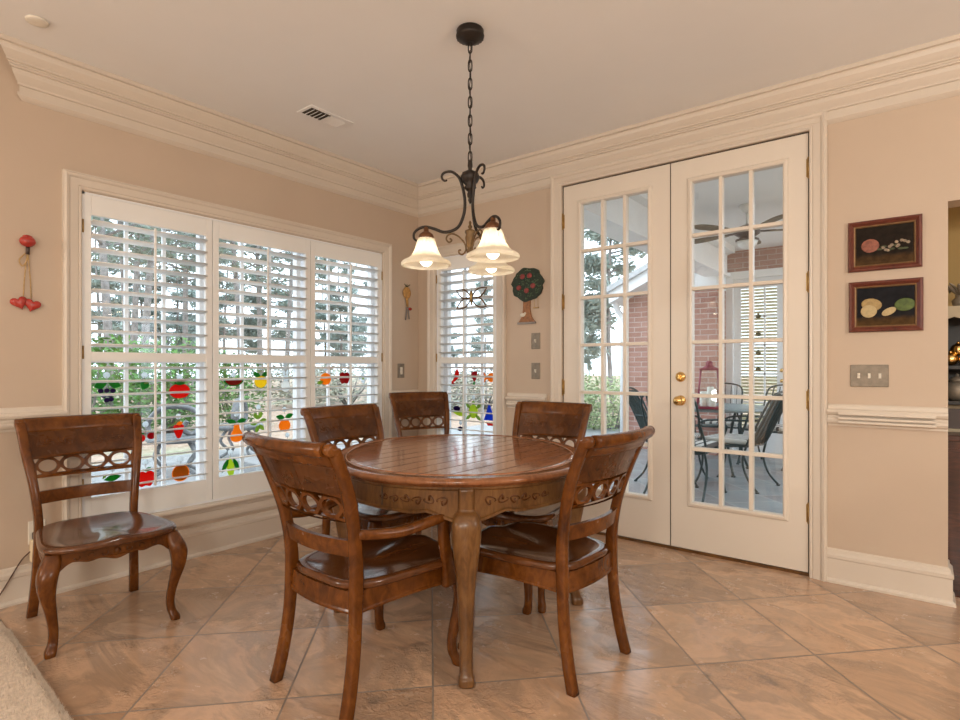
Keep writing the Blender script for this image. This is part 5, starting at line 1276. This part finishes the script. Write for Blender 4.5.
m_ = MB(); m_.box((-0.10, -0.10, 0.415), (0.10, 0.10, 0.435), 0.004); m_.lathe([(0.12, 0.435), (0.06, 0.46), (0.045, 0.475), (0.05, 0.50), (0.03, 0.515), (0.01, 0.52)], 4, T=Matrix.Rotation(pi / 4, 4, 'Z')); m_.build('roof', M['burgundy'], ln)
m_ = MB()
for a in range(4):
    m_.add([(-0.115, -0.115, 0.03), (0.115, -0.115, 0.03), (0.085, -0.085, 0.41), (-0.085, -0.085, 0.41)], [(0, 1, 2, 3)], T=Matrix.Rotation(a * pi / 2, 4, 'Z'))
m_.build('glass', M['glass'], ln)
for dx, dy, h_, lab in ((-0.05, -0.03, 0.16, 'white pillar candle inside the lantern, middle height'), (0.045, -0.035, 0.11, 'white pillar candle inside the lantern, shortest of three'), (0.0, 0.05, 0.21, 'white pillar candle inside the lantern, tallest of three')):
    cd_ = thing('pillar_candle', lab, 'candle', (-1.83 + dx, 6.36 + dy, PZ + 0.771), 0, 'candles in the lantern')
    m_ = MB(); m_.lathe([(0.034, 0), (0.036, 0.004), (0.036, h_ - 0.004), (0.030, h_), (0.006, h_ - 0.006)], 18); m_.build('wax', M['candle'], cd_)
    m_ = MB(); m_.tube([(0, 0, h_ - 0.008), (0.002, 0, h_ + 0.012)], 0.0015, 5); m_.build('wick', M['black'], cd_)

# ------------------------------------------------------------------ garden
def at(px, py, d):
    x, y = (px - 480) / CAM_F, (py - 366.7) / CAM_F
    c_, s_ = cos(CAM_YAW), sin(CAM_YAW)
    return Vector((d * (-s_ + x * c_), d * (c_ + x * s_), CAM_Z - d * y))
GZ = -0.18
mb = MB(); mb.add([(-70, -30, GZ), (40, -30, GZ), (40, 80, GZ), (-70, 80, GZ)], [(0, 1, 2, 3)]); struct('ground', mb, M['ground'])
mb = MB(); mb.box((-8.7, -2.0, GZ - 0.1), (XL - T, YB + T - 0.01, GZ + 0.04)); mb.box((-8.7, YB + T - 0.01, GZ - 0.1), (-7.21, 6.5, GZ + 0.04)); struct('garden_paving', mb, M['paving'])
def leaf_mesh(n, size, seed, shell=0.55, flat=1.0, gap=0.0):
    random.seed(seed); m_ = MB()
    for i in range(n):
        th = random.uniform(0, 2 * pi); cz = random.uniform(-0.95, 1); r = (shell + (1 - shell) * random.random() ** 0.6)
        rr = sqrt(1 - cz * cz)
        lump = 1 + 0.16 * noise.noise((3 * rr * cos(th), 3 * rr * sin(th), 3 * cz + seed))
        p = Vector((rr * cos(th), rr * sin(th), cz)) * r * lump
        t = Vector((random.gauss(0, 1), random.gauss(0, 1), random.gauss(0, 0.7))).normalized(); b_ = t.orthogonal().normalized()
        s_ = size * random.uniform(0.6, 1.3)
        m_.add([p - t * s_, p + b_ * s_ * 0.45, p + t * s_, p - b_ * s_ * 0.45], [(0, 1, 2, 3)])
    return m_
def bush_proto(mat, seed, n=1700, size=0.055):
    r = thing('garden_shrub', 'shrub', 'shrub', (0, 0, GZ), 0, 'garden shrubs')
    f_ = leaf_mesh(n, size, seed); f_.v = [(x, y, z * 0.95 + 0.92) for x, y, z in f_.v]; f_.build('foliage', mat, r)
    m_ = MB(); random.seed(seed)
    for k in range(7):
        a = k * 0.9; m_.tube([(0.05 * cos(a), 0.05 * sin(a), 0), (0.3 * cos(a), 0.3 * sin(a), 0.6), (0.5 * cos(a), 0.5 * sin(a), 1.2)], [0.03, 0.022, 0.008], 6)
    m_.build('stems', M['bark'], r)
    return r
BA = bush_proto(M['leaf'], 3); BB = bush_proto(M['leaf_light'], 5); BC = bush_proto(M['leaf_grey'], 8)
used = set()
def bush(proto, px, d, w, h_, lab, rz_=0.0):
    o = proto if proto.name not in used else copy_tree(proto)
    used.add(proto.name)
    p = at(px, 366.7, d); o.location = (p.x, p.y, GZ); o.scale = (w, w, h_ / 1.9); o.rotation_euler = (0, 0, rz_); o['label'] = lab
bush(BA, 88, 10.6, 1.05, 2.05, 'leafy green shrub outside, leftmost behind the left shutter')
bush(BA, 128, 11.0, 1.0, 1.95, 'leafy green shrub outside, second from the left behind the left shutter', 1.1)
bush(BA, 170, 11.4, 1.0, 2.0, 'leafy green shrub outside, third from the left behind the left shutter', 2.3)
bush(BA, 204, 12.0, 1.0, 1.8, 'leafy green shrub outside, behind the gap between left and middle shutters', 3.9)
bush(BA, 234, 12.6, 0.8, 1.7, 'leafy green shrub outside, at the left of the middle shutter', 5.2)
bush(BC, 300, 19, 1.6, 1.7, 'grey brown shrub far outside behind the right of the middle shutter')
bush(BC, 348, 20, 1.7, 1.6, 'grey brown shrub far outside behind the right shutter', 1.5)
bush(BC, 448, 17, 1.3, 1.3, 'grey brown shrub outside at the left of the narrow window', 2.6)
bush(BC, 486, 18, 1.4, 1.4, 'grey brown shrub outside at the right of the narrow window', 4.0)
bush(BB, 588, 11.2, 0.75, 1.25, 'pale green shrub beyond the patio, at the left of the left french door')
bush(BB, 613, 11.0, 0.72, 1.22, 'pale green shrub beyond the patio, right of another in the left french door', 2.0)
bush(BB, 560, 11.6, 0.8, 1.25, 'pale green shrub beyond the patio, hidden mostly behind the door frame', 4.4)

def pine_proto(seed, mat, crown0=0.30, n=1500, name='pine_tree', size=1.0):
    r = thing(name, 'tree', 'tree', (0, 0, GZ), 0, 'trees in the garden')
    m_ = MB(); random.seed(seed)
    m_.tube([(0.15 * sin(k * 0.6 + seed), 0.12 * cos(k * 0.5), 14 * k / 10) for k in range(11)], [0.13 * (1 - 0.085 * k) for k in range(11)], 9); m_.build('trunk', M['bark'], r)
    br = MB(); nd = MB()
    for i in range(34):
        z = 14 * (crown0 + (1 - crown0) * random.random()); a = random.uniform(0, 2 * pi); l_ = (2.2 * (1.05 - z / 15) + 0.6) * random.uniform(0.6, 1.1)
        e_ = Vector((l_ * cos(a), l_ * sin(a), z + random.uniform(-0.1, 0.7))); s_ = Vector((0, 0, z))
        br.tube([s_, s_.lerp(e_, 0.5) + Vector((0, 0, 0.1)), e_], [0.05, 0.03, 0.012], 5)
        for j in range(n // 34):
            q = s_.lerp(e_, 0.35 + 0.7 * random.random()) + Vector((random.gauss(0, 0.24), random.gauss(0, 0.24), random.gauss(0, 0.16)))
            t = Vector((random.gauss(0, 1), random.gauss(0, 1), random.gauss(0, 0.6) + 0.2)).normalized(); b_ = t.orthogonal().normalized(); sz = random.uniform(0.09, 0.20) * size
            nd.add([q - t * sz, q + b_ * sz * 0.34, q + t * sz, q - b_ * sz * 0.34], [(0, 1, 2, 3)])
    br.build('branches', M['bark'], r); nd.build('needles', mat, r)
    return r
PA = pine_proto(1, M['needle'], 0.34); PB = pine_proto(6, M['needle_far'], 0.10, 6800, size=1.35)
def tree(proto, px, d, sc_, lab, rz_=0.0):
    o = proto if proto.name not in used else copy_tree(proto)
    used.add(proto.name); p = at(px, 366.7, d); o.location = (p.x, p.y, GZ); o.scale = (sc_, sc_, sc_); o.rotation_euler = (0, 0, rz_); o['label'] = lab
for i, (px, d, s_, lab) in enumerate((
        (103, 15, 0.95, 'tall pine outside, first from the left behind the left shutter'), (122, 19, 1.05, 'tall pine outside, second from the left behind the left shutter'),
        (136, 23, 1.1, 'tall pine outside, third from the left behind the left shutter'), (151, 17, 0.95, 'tall pine outside, fourth from the left behind the left shutter'),
        (186, 26, 1.1, 'tall pine outside, behind the right of the left shutter'), (236, 22, 1.0, 'tall pine outside, behind the left of the middle shutter'),
        (258, 28, 1.1, 'tall pine outside, behind the tilt rod of the middle shutter'), (290, 27, 1.0, 'tall pine outside, behind the right of the middle shutter'))):
    tree(PA, px, d, s_, lab, i * 1.3)
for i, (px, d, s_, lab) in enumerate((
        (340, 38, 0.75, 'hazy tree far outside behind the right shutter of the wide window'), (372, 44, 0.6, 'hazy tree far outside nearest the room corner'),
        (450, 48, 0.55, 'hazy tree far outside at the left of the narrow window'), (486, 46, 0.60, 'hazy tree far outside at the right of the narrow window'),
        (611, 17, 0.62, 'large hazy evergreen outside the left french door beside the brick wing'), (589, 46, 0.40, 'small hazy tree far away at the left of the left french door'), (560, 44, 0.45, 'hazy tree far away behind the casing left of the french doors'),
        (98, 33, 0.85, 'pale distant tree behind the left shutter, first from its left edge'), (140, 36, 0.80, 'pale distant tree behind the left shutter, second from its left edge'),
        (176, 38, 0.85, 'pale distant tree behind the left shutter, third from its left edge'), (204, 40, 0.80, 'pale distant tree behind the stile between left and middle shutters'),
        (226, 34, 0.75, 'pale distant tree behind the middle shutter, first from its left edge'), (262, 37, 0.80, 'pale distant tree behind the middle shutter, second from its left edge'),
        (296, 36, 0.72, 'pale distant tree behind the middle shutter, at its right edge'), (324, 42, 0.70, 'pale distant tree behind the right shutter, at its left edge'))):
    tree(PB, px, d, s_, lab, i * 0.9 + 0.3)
# scrolled metal seat outside the wide window
gs_p = at(176, 470, 6.9)
gs = thing('garden_bench', 'grey scrolled metal seat on the paving outside the left shutter', 'bench', (gs_p.x, gs_p.y, GZ + 0.04), 1.1)
m_ = MB(); m_.tube(spline([(-0.24, 0, 0.42), (-0.30, 0, 0.62), (-0.16, 0, 0.80), (0.06, 0, 0.82), (0.24, 0, 0.74), (0.28, 0, 0.58), (0.18, 0, 0.48), (0.08, 0, 0.54), (0.12, 0, 0.64)], 6), 0.032, 8, flat=(1.0, 1.6)); m_.build('backrest', M['garden_metal'], gs)
m_ = MB(); m_.lathe([(0.02, 0.40), (0.30, 0.40), (0.33, 0.43), (0.31, 0.47), (0.02, 0.46)], 28); m_.build('seat', M['garden_metal'], gs)
for k in range(4):
    a = pi / 4 + k * pi / 2; m_ = MB(); m_.tube(spline([(0.2 * cos(a), 0.2 * sin(a), 0.41), (0.30 * cos(a), 0.30 * sin(a), 0.25), (0.18 * cos(a), 0.18 * sin(a), 0.10), (0.30 * cos(a), 0.30 * sin(a), 0.02)], 5), 0.022, 7); m_.build('leg', M['garden_metal'], gs)
g2 = copy_tree(gs); p = at(240, 470, 8.3); g2.location = (p.x, p.y, GZ + 0.04); g2.rotation_euler = (0, 0, 2.4); g2['label'] = 'grey scrolled metal seat outside the left of the middle shutter'
gs['group'] = g2['group'] = 'garden seats'
